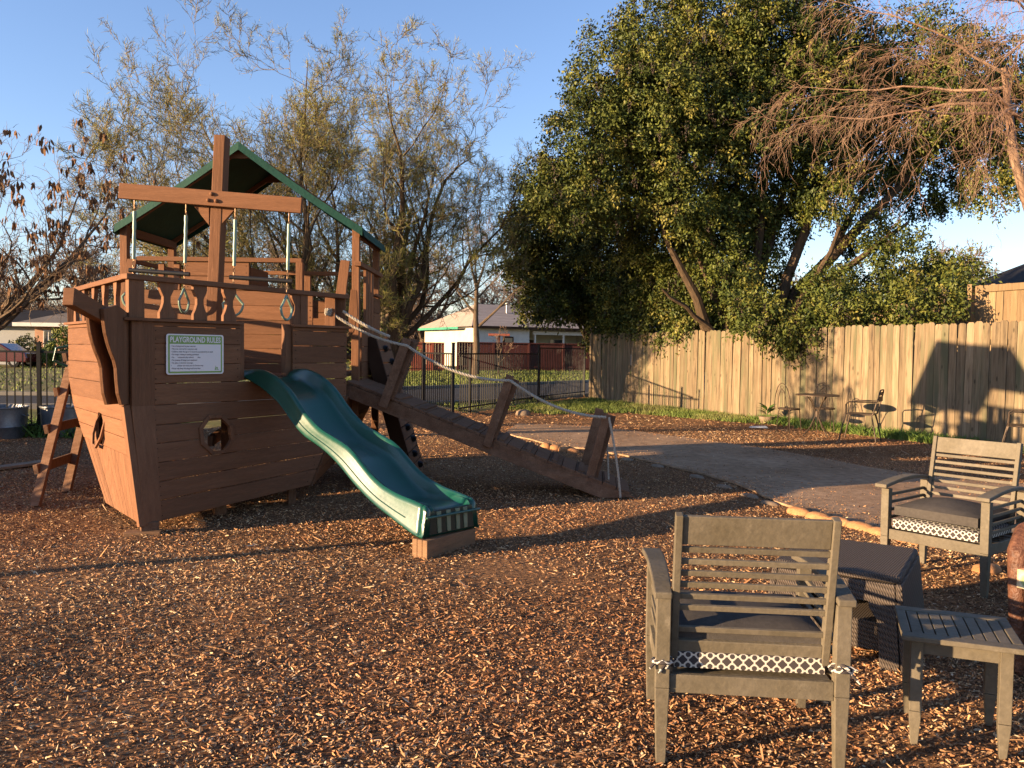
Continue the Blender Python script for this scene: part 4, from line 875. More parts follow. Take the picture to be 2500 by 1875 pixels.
# lower hull
lowR = [PL, SBL, zz(SB, HB), zz(P, HB)]
lowRn = (Vector(lowR[1])-Vector(lowR[0])).cross(Vector(lowR[3])-Vector(lowR[0])).normalized()
lowL = [PTL, PL, zz(P, HB), zz(PT, HB-.02)]
lowLn = (Vector(lowL[1])-Vector(lowL[0])).cross(Vector(lowL[3])-Vector(lowL[0])).normalized()
def cut(ob, cutter):
    b = ob.modifiers.new('cut', 'BOOLEAN'); b.object = cutter; b.solver = 'EXACT'; b.operation = 'DIFFERENCE'
    dg = bpy.context.evaluated_depsgraph_get(); me = bpy.data.meshes.new_from_object(ob.evaluated_get(dg)); ob.modifiers.clear(); ob.data = me
def octagon(c, ex, ez, n, r, rz):
    return [c+ex*r*math.cos(R(22.5+45*k))+ez*rz*math.sin(R(22.5+45*k)) for k in range(8)]
def porthole(face, n, uc, vc, r, rz, planks):
    ex = (bil(face, uc+.1, vc)-bil(face, uc-.1, vc)).normalized(); ez = n.cross(ex).normalized(); c = bil(face, uc, vc)
    o = octagon(c, ex, ez, n, r, rz); mb = MB(); mb.prism([p-n*.2 for p in o], n*.4)
    cu = build('cutter', mb, W)
    bpy.context.view_layer.update()
    for p in planks: cut(p, cu)
    bpy.data.objects.remove(cu, do_unlink=True)
    o2 = octagon(c+n*.023, ex, ez, n, r*1.22, rz*1.18); i2 = octagon(c+n*.023, ex, ez, n, r*.97, rz*.97)
    t = bpy.data.objects.new('porthole', None); COL.objects.link(t)
    t.parent = ship; t.location = c-ship.location
    for k in range(8):
        j = (k+1) % 8; mb = MB(); mb.prism([o2[k], o2[j], i2[j], i2[k]], n*.02); build('porthole_frame', mb, WV, t, bevel=.002)
pl = []
vr = [0, .175, .335, .50, .665, .825, 1.0]
for v0, v1 in zip(vr[:-1], vr[1:]): pl.append(plank(ship, W, lowR, .07, .995, v0, v1, .022, lowRn, gap=.002))
mb = MB(); mb.prism([bil(lowR, u, v) for u, v in ((-.0, 0), (.085, 0), (.085, 1), (0, 1))], lowRn*.026); build('corner_board', mb, WV, ship, bevel=.003)
bpy.context.view_layer.update()
porthole(lowR, lowRn, .345, .69, .145, .150, pl[2:5])
pl = []
for v0, v1 in ((.56, .71), (.71, .86), (.86, 1.0)): pl.append(plank(ship, W, lowL, .02, .90, v0, v1, .022, lowLn, gap=.0016))
plank(ship, W, lowL, .90, .985, 0, 1, .023, lowLn, gap=.001)
for k in range(11):   # grooved sheet below the three boards: upright strips
    plank(ship, WV, lowL, .02+k*.08, .02+(k+1)*.08, 0, .56, .017, lowLn, gap=0, name='strip', bevel=.004, jit=.002)
bpy.context.view_layer.update()
porthole(lowL, lowLn, .47, .71, .145, .150, pl[0:3])
# starboard and port side walls of the hull and tower
ST = Vector((-1.60, 9.90, 0)); SP = Vector((-4.12, 9.90, 0)); STL = Vector((-1.93, 9.6, .25)); SPL = Vector((-3.7, 9.6, .25)); TPF = Vector((-4.20, 8.55, 0))
lowS = [SBL, STL, zz(ST, HB), zz(SB, HB)]
for k in range(6): plank(ship, W, lowS, .0, 1, k/6, (k+1)/6, .022, (1, 0, -.2), gap=.0018)
sideS = [zz(Vector((-1.60, 8.72, 0)), HB), zz(ST, HB), zz(ST, 1.62), zz(Vector((-1.60, 8.72, 0)), 1.62)]
for k in range(4): plank(ship, W, sideS, 0, .62, k/4, (k+1)/4, .022, (1, 0, 0), gap=.0018)
sideS2 = [zz(Vector((-1.60, 9.45, 0)), HB), zz(ST, HB), zz(ST, 2.02), zz(Vector((-1.60, 9.45, 0)), 2.02)]
for k in range(6): plank(ship, W, sideS2, .02, 1, k/6, (k+1)/6, .024, (1, 0, 0), gap=.0018)
for y, z0, z1, w in ((8.98, 1.62, 2.30, .14), (9.14, 1.3, 2.30, .13), (9.32, 1.3, 2.27, .14)):
    mb = MB(); mb.box((-1.585, y, (z0+z1)/2), (.03, w, z1-z0)); build('side_board', mb, WV, ship, bevel=.003)
mb = MB(); mb.box((-1.585, 9.2, 2.30), (.07, 1.42, .045)); build('side_rail', mb, W, ship, bevel=.003)
mb = MB(); mb.box((-1.59, 9.68, 2.05), (.07, .5, .03)); build('side_cap', mb, W, ship, bevel=.003)
lowP = [SPL, PTL, zz(PT, HB-.02), zz(SP, HB-.02)]
for k in range(4): plank(ship, W, lowP, 0, .97, k/4, (k+1)/4, .022, (-1, 0, -.2))
sideP = [zz(SP, HB), zz(PT, HB), zz(PT, 1.62), zz(SP, 1.62)]
for k in range(3): plank(ship, W, sideP, 0, .35, k/4, (k+1)/4, .022, (-1, .1, 0))
# tower front wall, lit, and the box bulwark above it
tf = [Vector((-3.98, 8.56, 1.17)), Vector((-2.05, 8.56, 1.17)), Vector((-2.05, 8.56, 2.01)), Vector((-3.98, 8.56, 2.01))]
for a, b in zip((1.17, 1.27, 1.42, 1.565, 1.71, 1.86), (1.27, 1.42, 1.565, 1.71, 1.86, 2.01)): plank(ship, W, tf, 0, 1, (a-1.17)/.84, (b-1.17)/.84, .022, (0, -1, 0), gap=.0016)
tb = [Vector((-3.36, 8.56, 2.01)), Vector((-2.70, 8.56, 2.01)), Vector((-2.70, 8.56, 2.30)), Vector((-3.36, 8.56, 2.30))]
for k in range(2): plank(ship, W, tb, 0, 1, k/2, (k+1)/2, .026, (0, -1, 0), gap=.002)
mb = MB(); mb.box((-2.715, 8.9, 2.13), (.024, .62, .26)); mb.box((-3.345, 8.9, 2.13), (.024, .62, .26)); build('box_side', mb, W, ship, bevel=.002)
mb = MB(); mb.box((-3.0, 8.545, 2.325), (1.68, .07, .045)); build('front_rail', mb, W, ship, bevel=.003)
mb = MB(); mb.box((-3.9, 9.2, 2.30), (.06, 1.3, .04)); mb.box((-2.85, 9.83, 2.31), (2.4, .06, .045)); build('back_rail', mb, W, ship, bevel=.003)
mb = MB(); mb.box((-2.185, 8.545, 2.155), (.07, .07, .30)); build('rail_post', mb, WV, ship, bevel=.003)
mb = MB(); mb.box((-2.42, 9.83, 2.05), (.07, .06, .5)); build('rail_post', mb, WV, ship, bevel=.003)
for x in (-3.75, -3.55): 
    mb = MB(); mb.box((x, 9.80, 2.13), (.07, .05, .30)); build('baluster', mb, WV, ship, bevel=.003)
for x in (-3.62, -3.46):
    mb = MB(); mb.box((x, 8.60, 2.15), (.06, .04, .27)); build('baluster', mb, WV, ship, bevel=.003)
# planks and posts seen through the gap above the starboard bulwark
bk = [Vector((-2.55, 9.86, 1.55)), Vector((-1.65, 9.86, 1.55)), Vector((-1.65, 9.86, 2.0)), Vector((-2.55, 9.86, 2.0))]
for k in range(3): plank(ship, W, bk, .0, .40, k/3, (k+1)/3, .02, (0, -1, 0), gap=.0018)
lowb = [Vector((-4.1, 9.88, 1.17)), Vector((-2.9, 9.88, 1.17)), Vector((-2.9, 9.88, 2.0)), Vector((-4.1, 9.88, 2.0))]
for k in range(5): plank(ship, W, lowb, .0, 1, k/5, (k+1)/5, .02, (0, -1, 0), gap=.0018)
# four canopy posts
for x, y, z0 in ((-4.00, 8.60, 0), (-1.62, 8.60, 0), (-1.62, 9.84, 0), (-4.02, 9.84, 0)):
    mb = MB(); mb.box((x, y, (z0+2.68)/2), (.075, .075, 2.68-z0)); build('canopy_post', mb, WV, ship, bevel=.004)
# fork boards at the two shoulders
mb = MB(); mb.prism([(-1.755, 8.27, 1.96), (-1.655, 8.27, 1.96), (-1.615, 8.27, 2.30), (-1.705, 8.27, 2.31)], (0, -.035, 0)); build('shoulder_board', mb, WV, ship, bevel=.003)
mb = MB(); mb.prism([(-1.755, 8.25, 1.12), (-1.665, 8.25, 1.12), (-1.655, 8.25, 1.955), (-1.755, 8.25, 1.955)], (0, -.035, 0)); build('shoulder_post', mb, WV, ship, bevel=.003)
mb = MB(); mb.prism([(-1.645, 8.40, 1.55), (-1.60, 8.40, 1.60), (-1.56, 8.40, 1.78), (-1.57, 8.40, 2.02), (-1.63, 8.40, 2.03), (-1.65, 8.40, 1.8)], (0, -.03, 0)); build('shoulder_board', mb, WV, ship, bevel=.003)
mb = MB(); mb.prism([(-3.95, 8.45, 1.96), (-3.86, 8.45, 1.96), (-3.80, 8.45, 2.30), (-3.89, 8.45, 2.31)], (0, -.035, 0)); build('shoulder_board', mb, WV, ship, bevel=.003)
# cap boards, hand rails, balusters
def along(a, b, u, z, off=0, n=Vector((0, 0, 0))): q = a.lerp(b, u)+n*off; return Vector((q.x, q.y, z))
for a, b, n, u0, u1, z in ((P, SB, nR, -.03, .445, 1.642), (P, SB, nR, .69, 1.01, 1.642), (PT, P, nL, -.02, 1.03, 1.642)):
    mb = MB(); mb.beam(along(a, b, u0, z, -.01, n), along(a, b, u1, z, -.01, n), .13, .024); build('cap_board', mb, W, ship, bevel=.003)
mb = MB(); mb.beam(along(P, SB, -.02, 1.965), along(P, SB, 1.0, 1.945), .085, .042); build('hand_rail', mb, W, ship, bevel=.004)
mb = MB(); mb.beam(along(PT, P, -.03, 1.955), along(PT, P, 1.0, 1.966), .085, .042); build('hand_rail', mb, W, ship, bevel=.004)
def hour(a, b, u, w=.13, z0=1.655, z1=1.945, th=.035):
    d = (b-a).normalized(); c = a.lerp(b, u); H = z1-z0
    pr = [(0, .5), (.16, .5), (.3, .34), (.45, .24), (.6, .24), (.74, .40), (.84, .5), (1, .5)]
    L_ = [c+d*(-w*k)+Vector((0, 0, z0+H*t)) for t, k in pr]; R_ = [c+d*(w*k)+Vector((0, 0, z0+H*t)) for t, k in pr]
    nn = Vector((d.y, -d.x, 0))*th
    mb = MB(); N_ = len(pr)
    # quads between the two profiles, closed round
    for i in range(N_-1): mb.prism([L_[i]-nn/2, R_[i]-nn/2, R_[i+1]-nn/2, L_[i+1]-nn/2], nn)
    m_ = MB(); m_.prism([p-nn/2 for p in L_]+[p-nn/2 for p in reversed(R_)], nn); return build('baluster', m_, WV, ship, bevel=.003)
for u in (.135, .268, .395, .72): hour(P, SB, u)
for u in (.87, .70, .52, .35, .17): hour(PT, P, 1-u if False else 1-u, w=.11)
mb = MB(); q = along(P, SB, .02, 0); mb.box((q.x, q.y, 1.80), (.13, .045, .29), math.atan2(nR.x, -nR.y)+0); build('corner_post', mb, WV, ship, bevel=.003)
mb = MB(); q = along(P, SB, .755, 0); mb.box((q.x, q.y, 1.80), (.085, .045, .29), math.atan2(nR.x, -nR.y)); build('corner_post', mb, WV, ship, bevel=.003)
mb = MB(); q = along(P, SB, .955, 0); mb.box((q.x-.08, q.y, 1.80), (.10, .045, .29), 0); build('corner_post', mb, WV, ship, bevel=.003)
mb = MB(); q = along(PT, P, .02, 0); mb.box((q.x+.03, q.y-.02, 1.80), (.10, .05, .29), .3); build('corner_post', mb, WV, ship, bevel=.003)
# stem: two wavy boards either side of the bowsprit
def wavy(x, dy):
    f = [(5.98, 1.70), (6.00, 1.60), (6.02, 1.53), (6.06, 1.45), (6.10, 1.39), (6.15, 1.33), (6.18, 1.27), (6.19, 1.18), (6.21, 1.08), (6.26, .99)]
    pts = [(x, y+dy, z) for y, z in f]+[(x, 6.46, .985), (x, 6.46, 1.655), (x, 6.20, 1.74)]
    mb = MB(); mb.prism(pts, (.028, 0, 0)); return build('stem_board', mb, WV, ship, bevel=.004)
wavy(-2.965, 0); wavy(-3.075, .0)
mb = MB(); mb.beam((-3.03, 6.4, 1.60), (-2.985, 5.60, 1.765), .075, .115, w2=.075, h2=.12); build('bowsprit', mb, W, ship, bevel=.005)
mb = MB(); mb.beam((-2.96, 6.36, .98), (-2.81, 6.29, .06), .05, .05, up=(1, -1, 0)); build('keel_board', mb, WV, ship, bevel=.003)
# deck, floor, feet
mb = MB(); mb.prism([P+Vector((0, .06, 1.15)), SB+Vector((-.05, 0, 1.15)), Vector((-1.64, 9.85, 1.15)), Vector((-4.1, 9.85, 1.15)), PT+Vector((.05, 0, 1.15))], (0, 0, .03)); build('deck', mb, M['ramp'], ship)
for c, d in (((-2.78, 6.36, .045), (.13, .11, .09)), ((-3.62, 7.42, .1), (.06, .07, .2)), ((-2.02, 7.62, .1), (.07, .07, .2)), ((-2.5, 7.1, .05), (.1, .1, .1))):
    mb = MB(); mb.box(c, d, .5); build('foot', mb, M['ramp'], ship, bevel=.004)
mb = MB(); mb.box((-2.80, 6.30, .010), (.26, .12, .03), .2); build('shim', mb, M['block'], ship, bevel=.003)
for x, y in ((-2.55, 7.45), (-3.2, 7.4), (-2.9, 8.6)):
    mb = MB(); mb.box((x, y, .57), (.09, .09, 1.15)); build('inner_post', mb, WV, ship)
mb = MB(); mb.beam((-2.6, 7.15, .62), (-2.9, 8.6, .62), .04, .09); build('brace', mb, WV, ship)
# mast and yard, leaning a little
mb = MB(); mb.beam((-2.715, 7.5, 1.15), (-2.615, 7.5, 3.31), .10, .14, up=(0, 1, 0)); mast = build('mast', mb, WV, ship, bevel=.006)
ya = Vector((-3.485, 7.40, 2.80)); yb = Vector((-1.875, 7.40, 2.690))
mb = MB(); mb.beam(ya, yb, .05, .135); build('yard', mb, W, ship, bevel=.005)
cx_ = -2.655
for s in (-1, 1):
    mb = MB(); c = ya.lerp(yb, .513); mb.prism([(c.x+s*.05, 7.435, c.z-.065), (c.x+s*.19, 7.435, c.z-.065-.008*s), (c.x+s*.05, 7.435, c.z-.23)], (0, .04, 0)); build('gusset', mb, W, ship, bevel=.003)
for dx, dz in ((-.005, .035), (-.035, -.02), (.035, -.025)):
    mb = MB(); c = ya.lerp(yb, .513); mb.tube([(c.x+dx, 7.375, c.z+dz), (c.x+dx, 7.36, c.z+dz), (c.x+dx, 7.352, c.z+dz)], [.018, .016, .006], 10); build('bolt', mb, W, ship)
# canvas canopy
yf, ybk = 8.50, 9.93
xl, xr, xm, ze, zt = -4.06, -1.54, -2.80, 2.66, 3.51
mb = MB()
def gable_pts(y, dz=0, n=9):
    pts = []
    for i in range(n+1):
        t = i/n; sag = -.022*math.sin(math.pi*t); pts.append((xl+(xm-xl)*t, y, ze+(zt-ze)*t+sag+dz))
    for i in range(1, n+1):
        t = i/n; sag = -.022*math.sin(math.pi*(1-t)); pts.append((xm+(xr-xm)*t, y, zt+(ze-zt)*t+sag+dz))
    return pts
ny_ = 10; rows = []
for j in range(ny_+1):
    y = yf+(ybk-yf)*j/ny_; rows.append(gable_pts(y, -.02*math.sin(math.pi*j/ny_)))
k = len(rows[0]); top = [p for r_ in rows for p in r_]; bot = [(p[0], p[1], p[2]-.008) for p in top]
fs = [(j*k+i, j*k+i+1, (j+1)*k+i+1, (j+1)*k+i) for j in range(ny_) for i in range(k-1)]; o_ = len(top)
mb.add(top+bot, fs+[tuple(o_+x for x in reversed(f)) for f in fs])
can = build('canopy', mb, M['canvas'], ship, smooth=True)
hem = MB()
for y, s in ((yf, -1), (ybk, 1)):
    g_ = gable_pts(y)
    for p, q in zip(g_[:-1], g_[1:]):
        hem.add([(p[0], y, p[2]+.004), (q[0], y, q[2]+.004), (q[0], y+.012*s, q[2]-.080), (p[0], y+.012*s, p[2]-.080), (p[0], y-.006*s, p[2]+.004), (q[0], y-.006*s, q[2]+.004), (q[0], y+.004*s, q[2]-.080), (p[0], y+.004*s, p[2]-.080)],
                [(0, 1, 2, 3), (7, 6, 5, 4), (3, 2, 6, 7), (0, 4, 5, 1)])
for x, s in ((xl, -1), (xr, 1)):
    hem.add([(x, yf, ze+.004), (x, ybk, ze+.004), (x+.02*s, ybk, ze-.085), (x+.02*s, yf, ze-.085), (x-.006*s, yf, ze), (x-.006*s, ybk, ze), (x+.012*s, ybk, ze-.085), (x+.012*s, yf, ze-.085)], [(0, 1, 2, 3), (7, 6, 5, 4), (3, 2, 6, 7)])
build('canopy_hem', hem, M['canvas'], ship, smooth=True)
for y in (8.60, 9.83):
    mb = MB(); mb.beam((xl+.05, y, ze-.0), (xm, y, zt-.04), .04, .06); mb.beam((xm, y, zt-.04), (xr-.05, y, ze-.0), .04, .06); build('rafter', mb, W, ship)
    mb = MB(); mb.prism([(xm-.16, y-.03, zt-.15), (xm+.16, y-.03, zt-.15), (xm, y-.03, zt-.05)], (0, .02, 0)); build('gable_board', mb, W, ship)
for x in (xl+.06, xr-.06):
    mb = MB(); mb.beam((x, 8.56, ze-.04), (x, 9.86, ze-.04), .04, .08); build('eave_beam', mb, W, ship)

sc_ = build('screws', SCREWS, M['dark_in'], ship); sc_['kind'] = 'stuff'
# trapeze swings with rings, hanging from the yard
def link_chain(mb, a, b, r=.0035):
    a = Vector(a); b = Vector(b); n = max(2, int((a-b).length/.028)); d = (b-a)/n
    for i in range(n):
        c = a+d*(i+.5); ax = Vector((1, 0, 0)) if i % 2 else Vector((0, 1, 0)); h = d.length*.62
        mb.tube([c+ax*.008*math.cos(t)+Vector((0, 0, 1))*h*math.sin(t) for t in [k*math.pi/4 for k in range(9)]], r, 5, cap=False)
def ring_mesh(mb, c, yaw):
    ex = Vector((math.cos(yaw), math.sin(yaw), 0)); pts = []
    for k in range(21):
        t = k/20*2*math.pi; rx = .085*math.sin(t)*(1.0 if math.cos(t) < 0 else (1-.75*math.cos(t)**.8)); pts.append(Vector(c)+ex*rx+Vector((0, 0, .105*math.cos(t))))
    mb.tube(pts, .011, 7, cap=False)
def trapeze(label, xa, xb, zbarA, zbarB, yawA, yawB):
    y = 7.40
    def yz(x): t = (x-ya.x)/(yb.x-ya.x); return ya.z+(yb.z-ya.z)*t-.068
    t = thing('trapeze_swing', label, 'trapeze', ((xa+xb)/2, y, zbarA), group='trapeze swings hanging from the yard')
    for x, zb, yaw in ((xa, zbarA, yawA), (xb, zbarB, yawB)):
        zt_ = yz(x); 
        mb = MB(); mb.tube([(x, y, zt_), (x, y, zt_-.05)], .006, 6); link_chain(mb, (x, y, zt_-.04), (x, y, zt_-.12)); link_chain(mb, (x-.01, y, zb+.11), (x-.015, y, zb+.01)); link_chain(mb, (x-.015, y, zb-.01), (x-.02, y, zb-.14)); build('chain', mb, M['chain'], t)
        pts = [(x-.01*i/12, y, zt_-.10+(zb+.10-zt_+.10)*i/12) for i in range(13)]
        mb = MB(); mb.tube(pts, [.0155+.002*math.sin(i*2.1) for i in range(13)], 9); build('sleeve', mb, M['sleeve'], t, smooth=True)
        mb = MB(); ring_mesh(mb, (x-.02, y, zb-.235), yaw); build('ring', mb, M['sleeve'] if yaw else M['sleeve'], t, smooth=True)
    mb = MB(); mb.tube([(xa-.05, y, zbarA), (xb+.03, y, zbarB)], .020, 12); build('bar', mb, M['black_rod'], t, smooth=True)
trapeze('black trapeze bar on two green-sleeved chains left of the mast', -3.355, -2.90, 2.105, 2.075, .3, 1.45)
trapeze('black trapeze bar on two green-sleeved chains right of the mast', -2.465, -1.99, 2.055, 2.025, .25, 1.25)

# rules sign on the dark bow face
def sign():
    uv = lambda p: ((p[0]-P.x)*(SB.x-P.x)+(p[1]-P.y)*(SB.y-P.y))/((SB-P).length)
    s0, s1 = uv((-2.771, 6.605)), uv((-2.477, 7.05)); w = s1-s0; h = .325; zc = 1.374
    rz = math.atan2(SB.y-P.y, SB.x-P.x); d = (SB-P).normalized(); c = P+d*((s0+s1)/2)+nR*.034
    t = thing('rules_sign', 'white and green playground rules sign screwed to the bow of the ship', 'sign', (c.x, c.y, zc), rz)
    # local: x along the face, z up, -y outwards
    def rr(w, h, r, y):
        pts = []
        for cx, cz, a0 in ((w/2-r, h/2-r, 0), (-w/2+r, h/2-r, 90), (-w/2+r, -h/2+r, 180), (w/2-r, -h/2+r, 270)):
            for k in range(6): a = R(a0+k*18); pts.append((cx+r*math.cos(a), y, cz+r*math.sin(a)))
        return pts
    mb = MB(); mb.prism(rr(w, h, .022, 0), (0, -.004, 0)); build('plate', mb, M['sign_white'], t, world=False)
    mb = MB(); mb.prism(rr(w*.94, h*.935, .012, -.0045), (0, -.0008, 0)); build('green_panel', mb, M['sign_green'], t, world=False)
    mb = MB(); mb.prism([(-w*.445, -.0058, -h*.425), (w*.445, -.0058, -h*.425), (w*.445, -.0058, h*.255), (-w*.445, -.0058, h*.255)], (0, -.0008, 0)); build('white_panel', mb, M['sign_white'], t, world=False)
    def text(s, x, z, size, sx, mat, bold=0.0, name='lettering', align='LEFT', y=-.0072, shear=0):
        cu = bpy.data.curves.new('text', 'FONT'); cu.body = s; cu.size = size; cu.align_x = align; cu.extrude = .0002; cu.offset = bold; cu.shear = shear; cu.resolution_u = 3
        ob = bpy.data.objects.new('text', cu); COL.objects.link(ob); dg = bpy.context.evaluated_depsgraph_get(); me = bpy.data.meshes.new_from_object(ob.evaluated_get(dg)); bpy.data.objects.remove(ob)
        me.transform(Matrix.Diagonal((sx, 1, 1, 1))); me.transform(Matrix.Rotation(R(90), 4, 'X')); me.transform(Matrix.Translation((x, y, z)))
        me.materials.clear(); me.materials.append(mat); o = bpy.data.objects.new(name, me); COL.objects.link(o); o.parent = t; return o
    ttl = text('PLAYGROUND RULES', -w*.44, h*.30, .062, .78, M['sign_white'], .0018)
    wd = max(v.co.x for v in ttl.data.vertices)-min(v.co.x for v in ttl.data.vertices)
    mn = min(v.co.x for v in ttl.data.vertices); k = (w*.88)/wd
    for v in ttl.data.vertices: v.co.x = -w*.44+(v.co.x-mn)*k
    lines = ['\u2022 Use of playground at your own risk', '\u2022 Play area reserved for customers only', '\u2022 Children under the age of 12 must be accompanied by an adult', '\u2022 No rough, running or pushing permitted', '\u2022 No       unattended play without         time', '\u2022 No jumping off playground equipment', '\u2022 No glass or alcoholic beverages', '\u2022            all litter and trash must be thrown away', '\u2022 Please help keep this playground area clean']
    for i, l in enumerate(lines): text(l, -w*.425, h*(.185-.069*i), .0172, .86, M['sign_text'], .0002)
    text('in.', w*.33, -h*.40, .052, .8, M['sign_green'], .0012, shear=.25)
    for x in (-.44, 0, .44):
        for z in (-.435, .435):
            mb = MB(); mb.tube([(x*w, -.006, z*h), (x*w, -.009, z*h)], .0045, 8); build('screw', mb, M['galv'], t, world=False)
sign()

# ------------------------------------------------------------------ green wave slide on its timber block
def interp(tab, t):
    for (a, x), (b, y) in zip(tab[:-1], tab[1:]):
        if t <= b: 
            s_ = max(0, min(1, (t-a)/(b-a))); return x+(y-x)*s_
    return tab[-1][1]
TOP = [(-.04, 1.235), (.05, 1.25), (.1, 1.25), (.2, 1.195), (.29, 1.095), (.36, .95), (.42, .865), (.47, .80), (.56, .745), (.657, .68), (.72, .575), (.8, .462), (.87, .415), (.93, .388), (1.0, .375), (1.03, .35)]
BOT = [(-.04, 1.19), (0, 1.18), (.15, 1.068), (.26, .955), (.33, .825), (.4, .73), (.52, .65), (.61, .555), (.7, .42), (.8, .305), (.93, .20), (1.03, .125)]
def sm(tab, t): return sum(interp(tab, min(1.03, max(-.04, t+d))) for d in (-.035, -.02, 0, .02, .035))/5
s0 = Vector((-2.165, 7.50, 0)); s1 = Vector((-.495, 5.96, 0)); sd = (s1-s0); sL = sd.length; sdn = sd.normalized(); sn = Vector((-sdn.y, sdn.x, 0))   # sn points to the far (right) side
slide = thing('slide', 'wavy green plastic slide coming off the bow of the ship', 'slide', (s1.x, s1.y, 0))
NL = 60; rows = []
for j in range(NL+1):
    t = -.04+1.07*j/NL; c = s0+sd*t; zt_ = sm(TOP, t); zb_ = sm(BOT, t); bed = zt_-.125 if t < .84 else zt_-.125+.075*min(1, (t-.84)/.16)
    if t < .06: bed = max(bed, 1.17-.0*t) if t < .02 else bed+(1.17-bed)*(1-(t-.02)/.04) if bed < 1.17 else bed
    flare = 1.0+.10*max(0, (.10-t)/.14)
    prof = [(-.272, zb_), (-.278, zb_+.012), (-.266, zb_+.03), (-.262, (zb_+zt_)/2-.005), (-.256, (zb_+zt_)/2+.006), (-.250, zt_-.035), (-.244, zt_-.012), (-.228, zt_), (-.208, zt_-.004), (-.195, zt_-.022), (-.178, bed+.045), (-.160, bed+.014), (-.13, bed+.002), (-.06, bed-.003)]
    pr = prof+[(0, bed-.004)]+[(-a, b) for a, b in reversed(prof)]
    rows.append([c+sn*(a*flare)+Vector((0, 0, b)) for a, b in pr])
k = len(rows[0]); vs = [p for r_ in rows for p in r_]
mb = MB(); mb.add(vs, [(j*k+i, j*k+i+1, (j+1)*k+i+1, (j+1)*k+i) for j in range(NL) for i in range(k-1)])
# rounded nose and end panel closing the foot
end = rows[-1]; ec = end[0].lerp(end[-1], .5)
nose = []
for m_, (fw, sc, dz) in enumerate(((.022, .995, -.010), (.038, .975, -.03))):
    nose.append([ec+(p-ec)*1.0+sdn*fw+Vector((0, 0, dz if p.z > .2 else 0)) for p in end])
v2 = end+nose[0]+nose[1]+[Vector((p.x, p.y, .14)) for p in nose[1]]
mb.add(v2, [(j*k+i, j*k+i+1, (j+1)*k+i+1, (j+1)*k+i) for j in range(3) for i in range(k-1)])
sb = build('slide_body', mb, M['slide'], slide, smooth=True)
so = sb.modifiers.new('thickness', 'SOLIDIFY'); so.thickness = .007; so.offset = -1
# dark grille with pale ribs on the foot
ec2 = ec+sdn*.047; rz = math.atan2(sn.y, sn.x)
mb = MB(); c = Vector((ec2.x, ec2.y, .205)); mb.hexa([c+sn*a+sdn*b+Vector((0, 0, -.055)) for a, b in ((-.215, 0), (.215, 0), (.215, -.03), (-.215, -.03))], [c+sn*a+sdn*b+Vector((0, 0, .112)) for a, b in ((-.205, -.01), (.205, -.01), (.205, -.03), (-.205, -.03))]); build('grille', mb, M['slide_dark'], slide, bevel=.004)
for a in (-.125, -.035, .055, .13):
    mb = MB(); c = ec2+sn*a+sdn*.003; mb.hexa([Vector((c.x, c.y, .158))+sn*p+sdn*q for p, q in ((-.016, .004), (.016, .004), (.016, -.02), (-.016, -.02))], [Vector((c.x, c.y, .308))+sn*p+sdn*q for p, q in ((-.022, -.008), (.022, -.008), (.022, -.02), (-.022, -.02))]); build('rib', mb, M['slide_slot'], slide, bevel=.003)
mb = MB(); c = ec2+sdn*.012; mb.beam(c+sn*-.262+Vector((0, 0, .145)), c+sn*.262+Vector((0, 0, .145)), .03, .014); build('foot_flange', mb, M['slide'], slide, bevel=.004)
# raised outline line on the sunny side of the slide
mb = MB(); pts = []
for j in range(30):
    t = .36+.60*j/29; pts.append(s0+sd*t-sn*.267+Vector((0, 0, sm(BOT, t)*.62+sm(TOP, t)*.38-.0)))
mb.tube(pts, .0035, 5); build('side_moulding', mb, M['slide'], slide, smooth=True)
blk = thing('timber_block', 'raw cedar timber block under the foot of the green slide', 'block', (-.45, 5.92, 0))
b0 = Vector((-.565, 5.64, 0)); b1 = Vector((-.255, 6.085, 0)); bd = (b1-b0).normalized(); bn = Vector((-bd.y, bd.x, 0))
for i in range(3):
    mb = MB(); a = b0+bn*(.0225+.046*i)+Vector((0, 0, .062)); mb.beam(a, a+bd*.545+Vector((0, 0, .0)), .044, .138); build('timber', mb, M['block'], blk, bevel=.004)

# ------------------------------------------------------------------ boarding ramp with rope
ramp_t = thing('boarding_ramp', 'long brown boarding ramp with cleats rising to the side of the ship', 'ramp', (1.13, 8.4, 0))
ra = Vector((-1.66, 8.30, 1.06)); rb_ = Vector((1.17, 8.10, .005)); rd = (rb_-ra).normalized(); rs = Vector((0.075, .75, 0))
for off in (0, .68):
    o_ = rs.normalized()*off; mb = MB()
    a = ra+o_; b = rb_+o_; mb.prism([a+Vector((0, 0, .03)), b+Vector((.06, 0, .015)), b+Vector((-.22, 0, -.0)), b+Vector((-.30, 0, .005)), a+Vector((0, 0, -.11))], rs.normalized()*.04); build('stringer', mb, M['ramp'], ramp_t, bevel=.004)
nrm = Vector((-rd.z, 0, rd.x)).normalized()
n = 21
for k in range(n):
    t0 = k/n; a = ra.lerp(rb_, t0)+rs.normalized()*.0+Vector((0, 0, .035)); b = ra.lerp(rb_, t0+1/n-.0022)+Vector((0, 0, .035)); w = rs.normalized()*.73-rs.normalized()*random.uniform(0, .015)
    mb = MB(); mb.prism([a, b, b+w, a+w], nrm*(.022+random.uniform(0, .006))); build('plank', mb, M['ramp'], ramp_t, bevel=.003)
for k in range(9):
    t0 = .17+k*.093; a = ra.lerp(rb_, t0)+nrm*.06; mb = MB(); a2 = a+rs.normalized()*.05; mb.beam(a2, a2+rs.normalized()*.62, .055, .03, up=nrm); build('cleat', mb, M['ramp'], ramp_t, bevel=.003)
